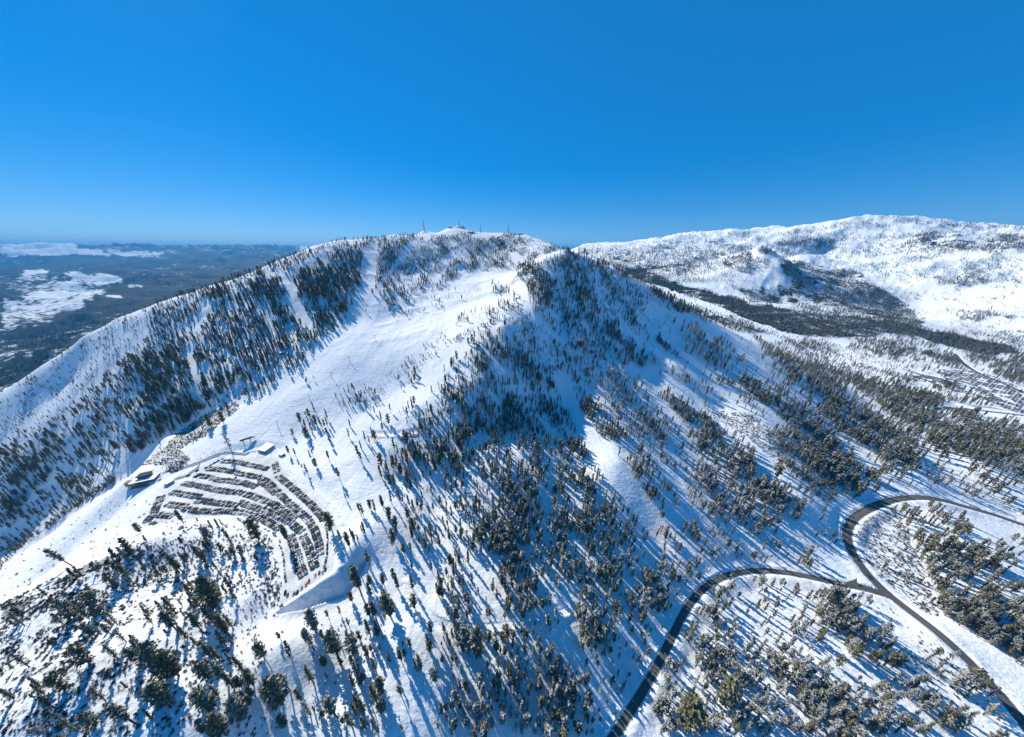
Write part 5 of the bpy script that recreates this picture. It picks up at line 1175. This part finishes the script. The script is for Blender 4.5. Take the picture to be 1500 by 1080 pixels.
# ------------------------------------------------------------------ people
def person_mesh(pose, jacket, trousers):
    """one continuous skinned figure, 1.75 m"""
    J = {'pelvis': (0, 0, .92), 'chest': (0, .03, 1.28), 'neck': (0, .04, 1.48), 'head': (0, .07, 1.62), 'top': (0, .07, 1.73)}
    k = {'stand': (0, 0), 'ski': (.16, .22), 'walk': (.22, .05)}[pose]
    for s, n in ((-1, 'l'), (1, 'r')):
        st = k[0] * s if pose == 'walk' else 0
        J['hip' + n] = (s * .10, 0, .88); J['knee' + n] = (s * .13, .05 + k[1] * .5 + st * .6, .5); J['ank' + n] = (s * .13, -.02 + st, .10); J['toe' + n] = (s * .14, .16 + st, .05)
        J['sh' + n] = (s * .20, .03, 1.42); J['el' + n] = (s * .28, .02 + k[1] * .6, 1.16); J['ha' + n] = (s * .27, .14 + k[1], .98)
    if pose == 'ski':
        for q_ in ('chest', 'neck', 'head', 'top', 'shl', 'shr', 'ell', 'elr', 'hal', 'har'): x, y, z = J[q_]; J[q_] = (x, y + .14, z - .08)
    nm = list(J); ix = {n: i for i, n in enumerate(nm)}
    E = [('pelvis', 'chest'), ('chest', 'neck'), ('neck', 'head'), ('head', 'top')]
    for n in 'lr': E += [('pelvis', 'hip' + n), ('hip' + n, 'knee' + n), ('knee' + n, 'ank' + n), ('ank' + n, 'toe' + n), ('chest', 'sh' + n), ('sh' + n, 'el' + n), ('el' + n, 'ha' + n)]
    me = bpy.data.meshes.new('p'); me.from_pydata([J[n] for n in nm], [(ix[a], ix[c_]) for a, c_ in E], []); o = bpy.data.objects.new('p', me); COL.objects.link(o)
    md = o.modifiers.new('s', 'SKIN'); rad = {'pelvis': .16, 'chest': .18, 'neck': .07, 'head': .105, 'top': .08, 'hip': .11, 'kne': .075, 'ank': .06, 'toe': .05, 'sh': .09, 'el': .06, 'ha': .05}
    for n in nm:
        r_ = next(v for q_, v in rad.items() if n.startswith(q_)); d_ = me.skin_vertices[0].data[ix[n]]; d_.radius = (r_, r_ * (.75 if n in ('pelvis', 'chest') else 1)); d_.use_root = n == 'pelvis'
    md2 = o.modifiers.new('u', 'SUBSURF'); md2.levels = 1
    dg = bpy.context.evaluated_depsgraph_get(); out = bpy.data.meshes.new_from_object(o.evaluated_get(dg)); bpy.data.objects.remove(o)
    out.materials.clear()
    for m_ in (jacket, trousers, M_SKIN, M_TYRE): out.materials.append(m_)
    for p_ in out.polygons: z_ = p_.center.z; p_.material_index = 3 if z_ < .14 else 1 if z_ < .95 else 2 if (1.56 < z_ < 1.66 and p_.center.y > .14) else 3 if z_ > 1.6 else 0
    out.polygons.foreach_set('use_smooth', [True] * len(out.polygons)); return out
M_SKIN = simple('skin', (.45, .28, .2), .6)
JK = {'dark': simple('dark_jacket', (.03, .03, .04), .8), 'red': simple('red_jacket', (.4, .04, .04), .8), 'blue': simple('blue_jacket', (.03, .1, .35), .8), 'yellow': simple('yellow_jacket', (.6, .42, .05), .8)}
M_TROU = simple('ski_trousers', (.04, .04, .05), .8)
PMs = {(p_, j_): person_mesh(p_, m_, M_TROU) for p_ in ('stand', 'ski', 'walk') for j_, m_ in JK.items()}
sk = MB(); 
for s_ in (-1, 1): sk.box((s_ * .14, .1, .02), (.09, 1.7, .02), 0); sk.box((s_ * .14, 1.02, .06), (.09, .2, .02), 0)
SKI = sk.mesh('skis', [M_RED])
people = {}
def add_person(px_, py_, pose, where, group):
    x, y = on_road(px_, py_); j_ = random.choices(['dark', 'red', 'blue', 'yellow'], [6, 2, 3, 1])[0]; people.setdefault((pose, j_, where, group), []).append((px_, py_, x, y))
SK = [(433,614),(428,596),(470,590),(402,568),(497,575),(462,572),(540,515),(553,508),(571,515),(568,511),(500,548),(515,541),(463,562),(420,600),(560,592),(545,608),(602,605),(620,590),(577,604),(519,617),(502,632),(537,634),(524,637),(544,639),(556,633),(528,650),(650,570),(655,545),(664,536),(690,478),(700,452),(672,470),(618,517),(598,500),(586,485),(610,470),(630,452),(525,560),(474,537),(505,520),(380,600),(395,615),(360,620),(420,575),(545,560),(700,430),(720,415),(660,500)]
for p_ in SK: add_person(p_[0], p_[1], 'ski', 'on the open ski slope', 'skiers on the open slope')
rp = random.Random(9)
for i in range(75): t = rp.random(); add_person(238 + 38 * t + rp.gauss(0, 1), 684 - 10 * t + rp.gauss(0, 4.5), rp.choice(['stand', 'walk']), 'in the crowd beside the lodge', 'people crowded beside the lodge')
for i in range(34): t = rp.random(); add_person(285 + 75 * t + rp.gauss(0, 1), 671 - 14 * t + rp.gauss(0, 2.5) , rp.choice(['stand', 'walk', 'ski']), 'on the snow between the fence and the lift', 'people near the foot of the lift')
for i in range(14): add_person(rp.uniform(366, 400), rp.uniform(662, 671), rp.choice(['stand', 'walk']), 'below the lift building', 'people near the foot of the lift')
for (pose, j_, where, group), L in people.items():
    L.sort()
    for i, (px_, py_, x, y) in enumerate(L):
        o = obj('person', PMs[(pose, j_)]); o.location = (x, y, float(ground(x, y))); o.rotation_euler = (0, 0, random.uniform(0, 6.28)); o.scale = (1.05,) * 3
        v_ = {'ski': 'skiing', 'stand': 'standing', 'walk': 'walking'}[pose]
        tag(o, 'person in a ' + j_ + ' jacket ' + v_ + ' ' + where + ((', ' + ordinal(i + 1) + ' from left') if len(L) > 1 else ''), 'person', group)
        if pose == 'ski': obj('skis', SKI, o)
# blue canopy and ski racks by the lodge
x, y = on_road(234, 701); z = float(ground(x, y)); e = empty('canopy_tent', (x, y, z), .4); tag(e, 'small blue canopy tent by the corner of the lodge', 'tent')
b = MB(); b.add([(-2, -2, 2.4), (2, -2, 2.4), (2, 2, 2.4), (-2, 2, 2.4), (0, 0, 3.4)], [(0, 1, 4), (1, 2, 4), (2, 3, 4), (3, 0, 4)], 0); obj('roof', b.mesh('roof', [M_BLUE]), e)
for i in (-1, 1):
    for j in (-1, 1): b = MB(); b.tube([(i * 1.9, j * 1.9, -.5), (i * 1.9, j * 1.9, 2.4)], .05, 5, 0); obj('leg', b.mesh('leg', [M_METAL]), e)
b = MB(); b.box((0, 0, .95), (5.5, .12, .12), 0); b.box((-2.6, 0, .3), (.12, .9, 1.4), 0); b.box((2.6, 0, .3), (.12, .9, 1.4), 0); RF = b.mesh('rack_frame', [M_WALL])
b = MB(); rk_ = random.Random(2)
for i in range(18): b.box((-2.4 + i * .28, .12, .95), (.09, .05, 1.8), rk_.choice([0, 1, 2]))
RSK = b.mesh('leaning_skis', [M_RED, M_BLUE, M_DSTEEL])
for i, (a_, c_) in enumerate([(241, 693), (246, 690.5), (251, 688), (256, 685.5), (262, 682.5), (268, 680)]):
    x, y = on_road(a_, c_); e = empty('ski_rack', (x, y, float(ground(x, y))), .5); tag(e, 'wooden ski rack in the crowd, ' + ordinal(i + 1) + ' out from the lodge', 'ski rack', 'ski racks beside the lodge')
    obj('rack_frame', RF, e); obj('leaning_skis', RSK, e)

for o in list(scene.objects):
    if 'label' in o.keys() and len(o['label'].replace(',', ' ').split()) > 16: o['label'] = ' '.join(o['label'].replace(' the ', ' ', 1).replace(' the ', ' ', 1).replace('standing ', '', 1).split())
